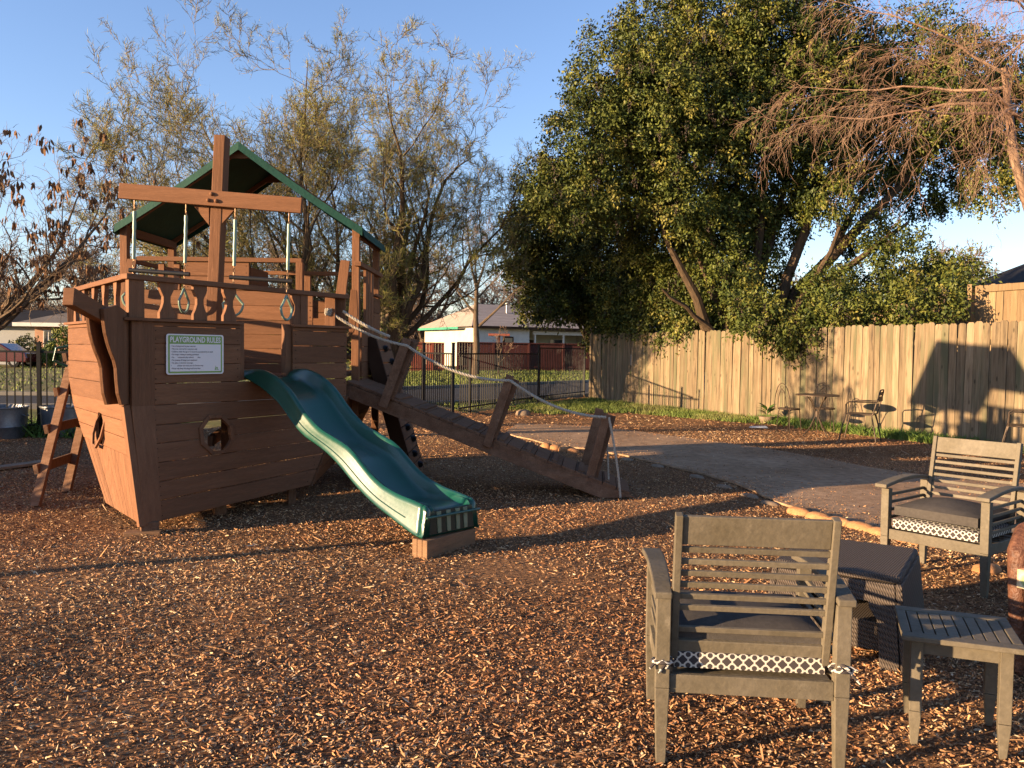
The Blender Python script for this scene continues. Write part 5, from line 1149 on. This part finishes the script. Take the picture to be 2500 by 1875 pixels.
for (tx, tz), (bx, bz) in (((-1.035, 1.54), (-1.284, .865)), ((-.02, 1.175), (-.255, .49)), ((.94, .83), (.75, .10))):
    for y in (8.18, 8.86):
        mb = MB(); mb.beam((bx+.01, y, bz), (tx, y, tz), .085 if True else .04, .05, up=(0, 1, 0)); build('ramp_post', mb, M['ramp'], ramp_t, bevel=.004)
        if y < 8.5:
            mb = MB(); mb.beam((bx+.07, y+.06, bz+.08), (tx+.055, y+.06, tz-.02), .085, .045, up=(0, 1, 0)); build('ramp_post', mb, M['ramp'], ramp_t, bevel=.004)
def rope_mesh(pts, r=.016, name='strand', sag=0):
    pts = [Vector(p) for p in pts]; L = [0]
    for a, b in zip(pts[:-1], pts[1:]): L.append(L[-1]+(b-a).length)
    mb = MB(); n = int(L[-1]/.022)
    def at(s_):
        for i in range(len(L)-1):
            if s_ <= L[i+1]: return pts[i].lerp(pts[i+1], (s_-L[i])/(L[i+1]-L[i]))
        return pts[-1]
    base = [at(L[-1]*i/n) for i in range(n+1)]
    for ph in (0, 2.094, 4.189):
        out = []
        for i, p in enumerate(base):
            d = (base[min(i+1, n)]-base[max(i-1, 0)]).normalized(); u = d.cross(Vector((0, 1, .2))).normalized(); v = d.cross(u); a = L[-1]*i/n/.10*6.283+ph
            out.append(p+u*math.cos(a)*r*.52+v*math.sin(a)*r*.52)
        mb.tube(out, r*.56, 6)
    return mb
def cat(a, b, sag, n=14): a = Vector(a); b = Vector(b); return [a.lerp(b, i/n)-Vector((0, 0, sag*4*(i/n)*(1-i/n))) for i in range(n+1)]
rope = thing('hand_rope', 'twisted white hand rope strung along the ramp posts', 'rope', (0, 8.2, 1.2))
yR = 8.15
build('rope_span', rope_mesh(cat((-1.79, 8.16, 1.79), (-1.045, yR, 1.475), .05)+cat((-1.03, yR, 1.47), (-.03, yR, 1.145), .09)+cat((-.01, yR, 1.14), (.925, yR-.03, .80), .085), .015), M['rope'], rope, smooth=True)
build('rope_span', rope_mesh(cat((-1.66, 8.14, 1.80), (-1.2, yR-.02, 1.56), .02)), M['rope'], rope, smooth=True)
build('rope_tail', rope_mesh([(.95, 8.09, .80), (1.0, 8.08, .55), (1.045, 8.07, .28), (1.075, 8.07, .02)], .012), M['rope'], rope, smooth=True)
build('rope_tail', rope_mesh([(.94, 8.30, .78), (.965, 8.30, .50), (.985, 8.30, .12)], .010), M['rope'], rope, smooth=True)
mb = MB(); 
for k in range(5): mb.tube([Vector((-1.80+.03*math.cos(a+k), 8.14+.02*math.sin(a*1.3+k), 1.79+.03*math.sin(a))) for a in [i*.8 for i in range(9)]], .009, 6)
build('knot', mb, M['rope'], rope, smooth=True)

# climbing wall on the starboard side
cw = thing('climbing_wall', 'slanted plank climbing wall with dark hand holds beside the ramp', 'climbing wall', (-1.05, 9.45, 0))
ct = [Vector((-1.07, 9.10, .0)), Vector((-1.07, 9.98, .0)), Vector((-1.51, 9.98, 1.56)), Vector((-1.51, 9.10, 1.56))]
cn = (ct[1]-ct[0]).cross(ct[3]-ct[0]).normalized()
if cn.x < 0: cn = -cn
for k in range(11): plank(cw, M['ramp'], ct, 0, 1, k/11, (k+1)/11, .022, cn, gap=.005)
for y in (9.08, 9.97):
    mb = MB(); mb.beam((-1.12, y, .0), (-1.57, y, 1.56), .04, .15, up=(1, 0, .3)); build('stringer', mb, M['dark_in'], cw, bevel=.003)
rg = random.Random(3)
for k in range(10):
    u = .35 if k % 2 else .62; q = bil(ct, u+rg.uniform(-.08, .08), .06+.095*k)+cn*.03
    mb = MB(); mb.tube([q, q+cn*.03, q+cn*.05], [.042, .038, .015], 8); a = q+cn*.03; mb.tube([a+Vector((0, -.03, 0)), a+Vector((.01, -.05, .02))], [.02, .012], 6); build('hand_hold', mb, M['black_rod'], cw, smooth=True)

# tyre-like dark green tube seat hanging under the ramp
ts = thing('ladder', 'wooden ladder with worn rungs leaning on the port side of the ship', 'ladder', (-4.25, 7.6, 0))
A0, A1 = Vector((-4.19, 7.28, 0)), Vector((-4.50, 8.62, 1.52)); B0, B1 = Vector((-4.31, 8.02, 0)), Vector((-4.62, 9.36, 1.52))
for a, b in ((A0, A1), (B0, B1)):
    mb = MB(); mb.beam(a, b, .085, .04, up=(0, 1, 0)); build('side_rail', mb, M['ramp'], ts, bevel=.004)
for t in (.2, .42, .64, .86):
    a = A0.lerp(A1, t)+Vector((-.05, -.06, 0)); b = B0.lerp(B1, t)+Vector((-.05, .05, 0)); mb = MB(); mb.beam(a, b, .04, .085, up=(-.2, 0, 1)); build('rung', mb, M['ramp'], ts, bevel=.003)
mb = MB(); mb.tube([(-4.42, 8.30, 1.42), (-4.52, 8.24, 1.40), (-4.54, 8.23, 1.28), (-4.44, 8.30, 1.22)], .014, 8); build('grab_handle', mb, M['slide'], ship, smooth=True)
bd_ = thing('loose_board', 'weathered grey board lying on the ground left of the ladder', 'board', (-5.6, 9.6, 0))
mb = MB(); mb.beam((-5.86, 9.2, .03), (-5.38, 10.15, .045), .17, .03); build('plank', mb, M['stone'], bd_, bevel=.003)

# ------------------------------------------------------------------ grey slatted armchairs
def B_(name, mb, mat, par, bevel=.003, smooth=False): return build(name, mb, mat, par, world=False, bevel=bevel, smooth=smooth)
def pillow(w, d, h, z, yc=0, n=10, puff=.5, seed=1):
    g = random.Random(seed); mb = MB(); vs = []
    for s in (1, -1):
        for j in range(n+1):
            for i in range(n+1):
                u = i/n*2-1; v = j/n*2-1; e = (1-abs(u)**5)*(1-abs(v)**5); edge = max(abs(u), abs(v))
                k = .55+.45*e**.5; zz_ = z+h/2+s*h/2*k*(1.0 if edge < 1 else .0)+(s > 0)*h*.16*math.exp(-((u-.15)**2+(v+.1)**2)*2)*puff
                rr_ = 1-.02*(edge > .99); vs.append((u*w/2*rr_, yc+v*d/2*rr_, zz_ if edge < .999 else z+h/2+s*h*.32))
    m = (n+1)**2; fs = []
    for s in (0, 1):
        for j in range(n):
            for i in range(n):
                a = s*m+j*(n+1)+i; q = (a, a+1, a+n+2, a+n+1); fs.append(q if s == 0 else tuple(reversed(q)))
    bd = [i for i in range(n+1)]+[j*(n+1)+n for j in range(1, n+1)]+[n*(n+1)+i for i in range(n-1, -1, -1)]+[j*(n+1) for j in range(n-1, 0, -1)]
    for k in range(len(bd)): a, b = bd[k], bd[(k+1) % len(bd)]; fs.append((a, a+m, b+m, b))
    mb.add(vs, fs); return mb
def armchair(label, loc, rz, gap=True, tilt=True):
    t = thing('armchair', label, 'armchair', loc, rz, group='grey slatted armchairs on the mulch'); F_ = M['furn']
    for s in (-1, 1):
        mb = MB(); x = s*.305
        mb.hexa([(x-.014*(1), -.288, 0), (x+.014, -.288, 0), (x+.014, -.252, 0), (x-.014, -.252, 0)] if False else [(x-.017, -.29, 0), (x+.017, -.29, 0), (x+.017, -.255, 0), (x-.017, -.255, 0)], [(x-.025, -.295, .27), (x+.025, -.295, .27), (x+.025, -.245, .27), (x-.025, -.245, .27)])
        mb.box((x, -.27, .43), (.05, .05, .318)); B_('leg', mb, F_, t)
        mb = MB(); mb.hexa([(x-.017, .245, 0), (x+.017, .245, 0), (x+.017, .28, 0), (x-.017, .28, 0)], [(x-.025, .245, .27), (x+.025, .245, .27), (x+.025, .295, .27), (x-.025, .295, .27)]); mb.box((x, .27, .425), (.05, .05, .308)); B_('leg', mb, F_, t)
        # arm: a gently arched board
        ys_ = [-.31+.66*i/8 for i in range(9)]; zs = [.590+.030*math.sin(math.pi*(i/8)**.9) for i in range(9)]
        wd = [.062+.016*(i/8) for i in range(9)]; xo = x+s*.004
        mb = MB(); vs = []
        for y, z, w in zip(ys_, zs, wd): vs += [(xo-w/2, y, z), (xo+w/2, y, z), (xo+w/2, y, z+.024), (xo-w/2, y, z+.024)]
        fs = [(0, 3, 2, 1), (32, 33, 34, 35)]
        for i in range(8):
            a = i*4; fs += [(a, a+1, a+5, a+4), (a+1, a+2, a+6, a+5), (a+2, a+3, a+7, a+6), (a+3, a, a+4, a+7)]
        mb.add(vs, fs); B_('arm', mb, F_, t, .005)
        for k in range(4):
            z = .385+.05*k; mb = MB(); mb.box((x, 0, z), (.016, .492, .018)); B_('side_slat', mb, F_, t, .002)
        mb = MB(); mb.box((x, 0, .285), (.022, .49, .062)); B_('side_rail', mb, F_, t)
        mb = MB(); mb.beam((s*.262, -.215, .36), (s*.262, -.318, .893), .026, .042, up=(0, 1, 0)); B_('back_stile', mb, F_, t)
    for y, z, h in ((.27, .285, .066), (-.27, .285, .066)):
        mb = MB(); mb.box((0, y, z), (.56, .022, h)); B_('seat_rail', mb, F_, t)
    def yb_(z): return -.215-(z-.36)/.533*.103
    mb = MB(); mb.beam((-.249, yb_(.837), .837), (.249, yb_(.837), .837), .020, .104, up=(0, -.19, 1)); B_('top_rail', mb, F_, t)
    zs = [.766, .722, .679, .636, .593, .550]+([.468] if gap else [.507, .464])
    for z in zs: mb = MB(); mb.beam((-.25, yb_(z), z), (.25, yb_(z), z), .014, .020, up=(0, -.19, 1)); B_('back_slat', mb, F_, t, .002)
    mb = MB(); mb.beam((-.25, yb_(.405), .405), (.25, yb_(.405), .405), .020, .046, up=(0, -.19, 1)); B_('lower_rail', mb, F_, t)
    for k in range(6): mb = MB(); mb.box((0, -.2+k*.08, .300), (.56, .05, .012)); B_('seat_slat', mb, F_, t, 0)
    return t
CH1 = (.875, 3.13, 0); R1 = R(-5.8)
armchair('grey-taupe slatted wooden armchair seen from behind, nearest to the viewer', CH1, R1)
CH2 = (2.86, 5.33, 0); R2 = R(129)
armchair('grey-taupe slatted wooden armchair facing left beside the red-brown wicker chair', CH2, R2, gap=False)
def on(loc, rz, name, label, cat, mb, mat, z=0, group=None, smooth=True):
    o = build(name, mb, mat, None, world=False, origin=(loc[0], loc[1], z), smooth=smooth); o.rotation_euler = (0, 0, rz); return props(o, label, cat, group)
g1 = 'ring-print seat cushions'; g2 = 'charcoal seat cushions'
on(CH1, R1, 'patterned_cushion', 'ring-print black and white cushion under the charcoal one on the nearest armchair', 'cushion', pillow(.53, .50, .085, 0, .01, puff=.2), M['lattice'], .312, g1)
on(CH1, R1, 'charcoal_cushion', 'charcoal seat cushion on the nearest armchair, seen through the back slats', 'cushion', pillow(.52, .48, .085, 0, .015), M['cushion'], .398, g2)
on(CH2, R2, 'patterned_cushion', 'ring-print black and white cushion beneath the taupe one on the armchair facing left', 'cushion', pillow(.53, .52, .085, 0, .015, puff=.2), M['lattice'], .312, g1)
on(CH2, R2, 'charcoal_cushion', 'puffy taupe-grey seat cushion on the armchair facing left', 'cushion', pillow(.52, .50, .09, 0, .02, puff=2.4), M['cushion'], .398, g2)
ct_ = thing('cushion_ties', 'knotted black and white cushion ties round the rear legs of the nearest armchair', 'ties', (CH1[0], CH1[1], .36), R1)
rg = random.Random(6)
for s in (-1, 1):
    mb = MB()
    for k in range(5):
        a = Vector((s*.275, -.245, 0)); b = a+Vector((s*rg.uniform(.02, .09), -rg.uniform(.03, .07), rg.uniform(-.05, .02)))
        mb.tube([a, a.lerp(b, .5)+Vector((rg.uniform(-.02, .02), -.01, .02)), b], [.010, .008, .004], 6)
    mb.tube([Vector((s*(.305+.036*math.cos(a)), -.27+.034*math.sin(a), -.004*math.sin(a))) for a in [i*math.pi/6 for i in range(13)]], .007, 6)
    B_('tie', mb, M['lattice'], ct_, 0, True)

# ------------------------------------------------------------------ slatted side table
st = thing('side_table', 'small grey slatted side table with tapered legs at the right picture edge', 'side table', (1.705, 3.13, 0), R(-21)); F_ = M['furn']
for x in (-.145, .145):
    for y in (-.145, .145):
        mb = MB(); mb.hexa([(x-.012, y-.012, 0), (x+.012, y-.012, 0), (x+.012, y+.012, 0), (x-.012, y+.012, 0)], [(x-.021, y-.021, .13), (x+.021, y-.021, .13), (x+.021, y+.021, .13), (x-.021, y+.021, .13)]); mb.box((x, y, .266), (.042, .042, .268)); B_('leg', mb, F_, st, .002)
for x, y, w, d in ((0, -.145, .25, .016), (0, .145, .25, .016), (-.145, 0, .016, .25), (.145, 0, .016, .25)):
    mb = MB(); mb.box((x, y, .372), (w, d, .052)); B_('apron', mb, F_, st, .002)
for y in (-.170, .170): mb = MB(); mb.box((0, y, .411), (.40, .058, .020)); B_('top_board', mb, F_, st, .004)
for x in (-.183, .183): mb = MB(); mb.box((x, 0, .411), (.034, .280, .020)); B_('top_board', mb, F_, st, .004)
for k in range(8): mb = MB(); mb.box((-.1435+k*.041, 0, .410), (.0365, .280, .018)); B_('top_slat', mb, F_, st, .002)

# ------------------------------------------------------------------ square wicker table
wt = thing('wicker_table', 'grey-brown woven wicker coffee table with flared sides behind the nearest armchair', 'coffee table', (1.735, 4.22, 0), R(-32)); Wk = M['wicker']
# local: x along the front edge, y to the back; half sizes
hx, hy, H = .29, .345, .43; fl = .045
mb = MB(); mb.hexa([(-hx, -hy, H-.035), (hx, -hy, H-.035), (hx, hy, H-.035), (-hx, hy, H-.035)], [(-hx+.006, -hy+.006, H), (hx-.006, -hy+.006, H), (hx-.006, hy-.006, H), (-hx+.006, hy-.006, H)]); B_('table_top', mb, Wk, wt, .012)
def fx(z): return fl*(1-z/H)
for s in (-1, 1):   # two end panels with an arched opening on the long sides
    mb = MB()
    o0, o1 = fx(0), fx(H-.04)
    mb.hexa([(s*(hx+o0), -hy-o0, 0), (s*(hx+o0), hy+o0, 0), (s*(hx+o0-.03), hy+o0, 0), (s*(hx+o0-.03), -hy-o0, 0)], [(s*(hx+o1), -hy-o1, H-.036), (s*(hx+o1), hy+o1, H-.036), (s*(hx+o1-.03), hy+o1, H-.036), (s*(hx+o1-.03), -hy-o1, H-.036)]); B_('side_panel', mb, Wk, wt, .008)
for s in (-1, 1):
    y = s*hy
    def pt(x, z, d=0): return (x+(1 if x > 0 else -1)*fx(z)*(abs(x)/hx), s*(hy+fx(z)-d), z)
    for sx_ in (-1, 1):
        mb = MB(); prof = [(hx-.03, 0), (hx-.03, H-.04), (hx-.16, H-.04), (hx-.14, H-.16), (hx-.105, H-.22), (hx-.105, 0)]
        a = [pt(sx_*x, z) for x, z in prof]; b = [pt(sx_*x, z, .05) for x, z in prof]; n = len(prof)
        mb.add(a+b, [tuple(range(n)), tuple(reversed(range(n, 2*n)))]+[(i, i+n, (i+1) % n+n, (i+1) % n) for i in range(n)]); B_('leg', mb, Wk, wt, .004)
    mb = MB(); prof = [(-hx+.16, H-.04), (hx-.16, H-.04), (hx-.14, H-.13), (-hx+.14, H-.13)]; a = [pt(x, z) for x, z in prof]; b = [pt(x, z, .04) for x, z in prof]
    mb.add(a+b, [(0, 1, 2, 3), (7, 6, 5, 4), (0, 4, 5, 1), (1, 5, 6, 2), (2, 6, 7, 3), (3, 7, 4, 0)]); B_('apron', mb, Wk, wt, .004)
mb = MB(); mb.box((0, 0, .12), (2*hx-.04, 2*hy-.10, .14)); B_('lower_shelf', mb, Wk, wt, .008)

# ------------------------------------------------------------------ wicker chair with floral cushion, cut by the frame
wc = thing('wicker_chair', 'red-brown wicker chair with a rolled arm, cut by the right picture edge', 'wicker chair', (2.735, 3.62, 0), R(118)); Wr = M['wicker_red']
# local +y is the front of the seat
for s in (-1, 1):
    pts = [(s*.30, .30, .02), (s*.31, .31, .30), (s*.32, .30, .56), (s*.33, .22, .63), (s*.34, .0, .66), (s*.33, -.2, .70), (s*.28, -.30, .80)]
    mb = MB(); mb.tube(pts, [.030, .034, .045, .055, .055, .05, .04], 12); B_('arm', mb, Wr, wc, 0, True)
    mb = MB(); mb.prism([(s*.315, .30, .12), (s*.315, .30, .58), (s*.33, 0, .62), (s*.32, -.28, .66), (s*.30, -.30, .12)], (s*.02, 0, 0)); B_('side_panel', mb, Wr, wc, .004)
    for y in (.29, -.29): mb = MB(); mb.tube([(s*.29, y, 0), (s*.29, y, .14)], [.022, .028], 10); B_('leg', mb, Wr, wc, 0, True)
mb = MB(); n = 12; pts = []
for k in range(n+1): a = math.pi*k/n; pts.append((-.30*math.cos(a), -.28-.10*math.sin(a), .66+.24*math.sin(a)))
mb.tube(pts, .035, 10); B_('back_roll', mb, Wr, wc, 0, True)
mb = MB(); vs = []
for k in range(n+1):
    a = math.pi*k/n; vs += [(-.30*math.cos(a), -.28-.08*math.sin(a), .14), (-.30*math.cos(a), -.28-.10*math.sin(a), .66+.24*math.sin(a))]
mb.add(vs, [(2*k, 2*k+2, 2*k+3, 2*k+1) for k in range(n)]); o = B_('back_panel', mb, Wr, wc, 0, True); so = o.modifiers.new('t', 'SOLIDIFY'); so.thickness = .02
mb = MB(); mb.box((0, .02, .27), (.60, .58, .22)); B_('seat_base', mb, Wr, wc, .015)
on((2.735, 3.62), R(118), 'floral_cushion', 'cream cushion with a coral floral print hanging over the wicker chair edge', 'cushion', pillow(.60, .58, .13, 0, .06), M['floral'], .385)

# ------------------------------------------------------------------ bistro set by the fence
def iron_chair(label, loc, rz, arms=True, group=None):
    t = thing('metal_chair', label, 'chair', loc, rz, group=group); I = M['iron']; w, d, hs, hb = .23, .22, .45, .86
    mb = MB(); mb.box((0, 0, hs), (2*w, 2*d, .022)); B_('seat', mb, I, t, .008)
    for sx_ in (-1, 1):
        for sy in (-1, 1):
            mb = MB(); mb.tube([(sx_*w*.95, sy*d*.9, hs), (sx_*(w+.01), sy*(d+.03), hs*.5), (sx_*(w+.03), sy*(d+.07), 0)], .012, 8); B_('leg', mb, I, t, 0, True)
    mb = MB(); pts = [(-w+.01, -d, hs), (-w+.02, -d-.06, .68), (-w+.03, -d-.09, hb-.05), (-w+.07, -d-.10, hb), (0, -d-.10, hb+.006), (w-.07, -d-.10, hb), (w-.03, -d-.09, hb-.05), (w-.02, -d-.06, .68), (w-.01, -d, hs)]; mb.tube(pts, .012, 8); B_('back_frame', mb, I, t, 0, True)
    for z, h in ((.80, .055), (.715, .085)): mb = MB(); mb.box((0, -d-.085, z), (2*w-.07, .008, h)); B_('back_slat', mb, I, t, 0)
    if arms:
        for s in (-1, 1): mb = MB(); mb.tube([(s*(w-.02), -d-.06, .66), (s*(w+.03), -d+.05, .665), (s*(w+.04), d-.08, .66), (s*(w+.04), d-.03, .62), (s*(w+.01), d-.02, hs+.01)], .011, 8); B_('arm', mb, I, t, 0, True)
    return t
iron_chair('brown metal armchair with slotted back right of the round bistro table', (5.87, 13.95, 0), R(58))
iron_chair('brown metal armchair behind the slatted armchair, cut by the right picture edge', (7.42, 12.0, 0), R(60))
def loop_chair(label, loc, rz):
    t = thing('bistro_chair', label, 'chair', loc, rz, group='loop-backed bistro chairs'); I = M['iron']
    mb = MB(); mb.lathe([(.001, .455), (.19, .455), (.195, .445), (.19, .43), (.001, .43)], n=20); B_('seat', mb, I, t, 0, True)
    for a in (45, 135, 225, 315):
        c, s = math.cos(R(a)), math.sin(R(a)); mb = MB(); mb.tube([(c*.17, s*.17, .44), (c*.185, s*.185, .38), (c*.22, s*.22, 0)], .008, 6); B_('leg', mb, I, t, 0, True)
    mb = MB(); mb.tube([(.17*math.cos(a)*1.1, -.17-.03*math.sin(a), .44+.47*math.sin(a)) for a in [i*math.pi/16 for i in range(17)]], .008, 6)
    mb.tube([(.10*math.cos(a), -.18-.02*math.sin(a), .44+.36*math.sin(a)) for a in [i*math.pi/12 for i in range(13)]], .006, 6)
    mb.tube([(0.09*math.sin(a*1.0)*math.cos(a), -.20, .80+.06*math.sin(a)) for a in [i*math.pi/10 for i in range(21)]], .005, 5)
    mb.tube([(0, -.17, .44), (0, -.20, .80)], .005, 5); B_('back_loop', mb, I, t, 0, True); return t
loop_chair('loop-backed bistro chair left of the round bistro table', (5.05, 15.1, 0), R(-60))
loop_chair('loop-backed bistro chair behind the round bistro table against the fence', (5.78, 15.35, 0), R(170))
bt = thing('bistro_table', 'round brown metal bistro table with curved legs near the fence', 'table', (5.38, 14.62, 0)); I = M['iron']
mb = MB(); mb.lathe([(.001, .735), (.355, .735), (.372, .725), (.372, .712), (.345, .710), (.001, .712)], n=32); B_('table_top', mb, I, bt, 0, True)
for a in (20, 110, 200, 290):
    c, s = math.cos(R(a)), math.sin(R(a)); mb = MB(); mb.tube([(c*.22, s*.22, .71), (c*.12, s*.12, .60), (c*.03, s*.03, .42), (c*.04, s*.04, .34), (c*.14, s*.14, .16), (c*.30, s*.30, .0)], .010, 8); B_('leg', mb, I, bt, 0, True)
mb = MB(); mb.tube([(0, 0, .34), (0, 0, .44)], .035, 10); B_('collar', mb, I, bt, 0, True)

rg = random.Random(21)
shrub('low leafy hedge added unseen past the left edge to shade the ground by the ladder', (-8.7, 8.6, 0), [(rg.uniform(-.1, .1), -3.0+k*.42, .45+rg.uniform(-.05, .12), .44) for k in range(15)], .09, .028, 91, 1.0, 26, spray=22, name='occluder')  # low foliage added out of view to shade the ground near the ladder
stk = MB(); stk.beam((-5.55, 4.13, -.05), (-5.50, 4.14, .93), .085, .085, up=(0, 1, 0)); build('shadow_stake', stk, M['ramp'], None, bevel=.003, label='thin wooden stake added unseen past the left picture edge to cast a ground shadow', cat='stake')  # added out of view only to throw the long thin ground shadow
# tomato cage, seedling, pot plant, litter, stones
tc_ = thing('plant_cage', 'sky-blue wire plant cage standing against the fence', 'plant cage', (7.75, 13.55, 0))
for z, r in ((.88, .23), (.52, .17), (.2, .12)):
    mb = MB(); mb.tube([(r*math.cos(a), r*math.sin(a), z) for a in [i*math.pi/12 for i in range(25)]], .006, 6, cap=False); B_('hoop', mb, M['bluewire'], tc_, 0, True)
for k in range(3):
    a = R(100+120*k); mb = MB(); mb.tube([(.235*math.cos(a), .235*math.sin(a), .93), (.17*math.cos(a), .17*math.sin(a), .5), (.09*math.cos(a), .09*math.sin(a), -.02)], .006, 6); B_('wire', mb, M['bluewire'], tc_, 0, True)
def leafy(label, loc, n, h, sz, seed, cat='plant', name='seedling'):
    t = thing(name, label, cat, loc); g = random.Random(seed); mb = MB(); sb_ = MB()
    for k in range(n):
        a = g.uniform(0, 6.28); z = h*(.25+.75*k/n); e = Vector((math.cos(a)*sz*1.1, math.sin(a)*sz*1.1, z+sz*.5)); b = Vector((0, 0, z*.8)); d = (e-b).normalized(); s_ = d.cross(Vector((0, 0, 1))).normalized(); m_ = b.lerp(e, .55); tip = e+d*sz*.6-Vector((0, 0, sz*.3))
        mb.add([b, m_+s_*sz*.33+Vector((0, 0, sz*.1)), e+s_*sz*.28, tip, e-s_*sz*.28, m_-s_*sz*.33+Vector((0, 0, sz*.1)), m_, e], [(0, 1, 6), (1, 2, 7, 6), (2, 3, 7), (3, 4, 7), (4, 5, 6, 7), (5, 0, 6)])
    sb_.tube([(0, 0, 0), (.01, 0, h*.8)], [.008, .004], 6); B_('foliage', mb, M['plant'], t, 0, True); B_('stem', sb_, M['plant'], t, 0, True); return t
leafy('young broad-leaved plant beside the blue wire cage', (8.05, 13.2, 0), 11, .34, .13, 4)
pp = leafy('low rosette plant in a grey pot by the fence', (5.30, 17.2, .12), 12, .22, .15, 9, 'potted plant', 'potted_plant')
mb = MB(); mb.lathe([(.001, -.12), (.13, -.12), (.17, 0), (.18, .02), (.155, .02), (.14, -.01), (.001, -.01)], n=20); B_('pot', mb, M['stone'], pp, 0, True)
mb = MB(); mb.hexa([(4.5, 15.7, .03), (4.86, 15.66, .03), (4.88, 15.86, .03), (4.55, 15.9, .03)], [(4.55, 15.73, .06), (4.82, 15.7, .075), (4.83, 15.83, .06), (4.6, 15.86, .055)]); build('paper_litter', mb, M['plastic_white'], None, bevel=.01, label='scrap of white paper lying on the dry mulch before the fence', cat='litter')
def stone(label, x, y, r, h, mat, rz, sy=.6, group=None, seed=0, name='stone'):
    g = random.Random(seed); mb = MB(); n = 14; vs = []; rings = ((1, 0), (1.03, .35), (.88, .75), (.5, .97), (.001, 1.0))
    for rr_, zz_ in rings:
        for j in range(n): a = 2*math.pi*j/n; q = 1+.07*math.sin(3*a+seed)+g.uniform(-.04, .04); vs.append((r*rr_*q*math.cos(a), r*sy*rr_*q*math.sin(a), h*zz_-.01))
    mb.add(vs, [(i*n+j, i*n+(j+1) % n, (i+1)*n+(j+1) % n, (i+1)*n+j) for i in range(4) for j in range(n)]); o = build(name, mb, mat, None, world=False, origin=(x, y, 0), smooth=True); o.rotation_euler = (0, 0, rz); return props(o, label, 'stone', group)
GS = 'rounded edging stones along the dirt path'
for k, (x, y) in enumerate([(2.60, 7.45), (2.70, 7.22), (2.80, 7.02), (2.90, 6.82), (2.98, 6.60), (3.08, 6.38)]):
    stone(['first orange edging stone of the near row, farthest from the armchair', 'second orange edging stone of the near row', 'third orange edging stone, in the middle of the near row', 'fourth orange edging stone of the near row', 'fifth orange edging stone, left of the facing armchair', 'last orange edging stone, behind the leg of the facing armchair'][k], x, y, .125+.01*(k % 2), .075, M['stone_orange'], R(-62), .62, GS, k, 'edging_stone')
for k, (x, y) in enumerate([(.53, 12.35), (.65, 12.14), (.76, 11.93), (.88, 11.72)]):
    stone(['small orange edging stone at the far end of the row of four', 'second small orange edging stone of the far row of four', 'third small orange edging stone of the far row of four', 'nearest small orange edging stone of the far row of four'][k], x, y, .10, .075, M['stone_orange'], R(-60), .8, GS, 10+k, 'edging_stone')
for k, (x, y) in enumerate([(2.16, 9.6), (2.30, 8.9), (2.42, 8.35), (2.50, 7.95), (1.55, 11.05), (1.85, 10.45)]):
    stone('half buried brown edging stone in the shaded stretch of the path edge', x, y, .12, .035, M['stone'], R(-68), .5, GS, 20+k, 'edging_stone')
stone('pale tan rock lying on the mulch before the black gate', .26, 18.3, .17, .14, M['stone'], .2, .7, None, 31, 'rock')
stone('orange stone lying behind the front leg of the facing armchair', 3.22, 5.55, .12, .06, M['stone_orange'], .5, .6, None, 33, 'rock')
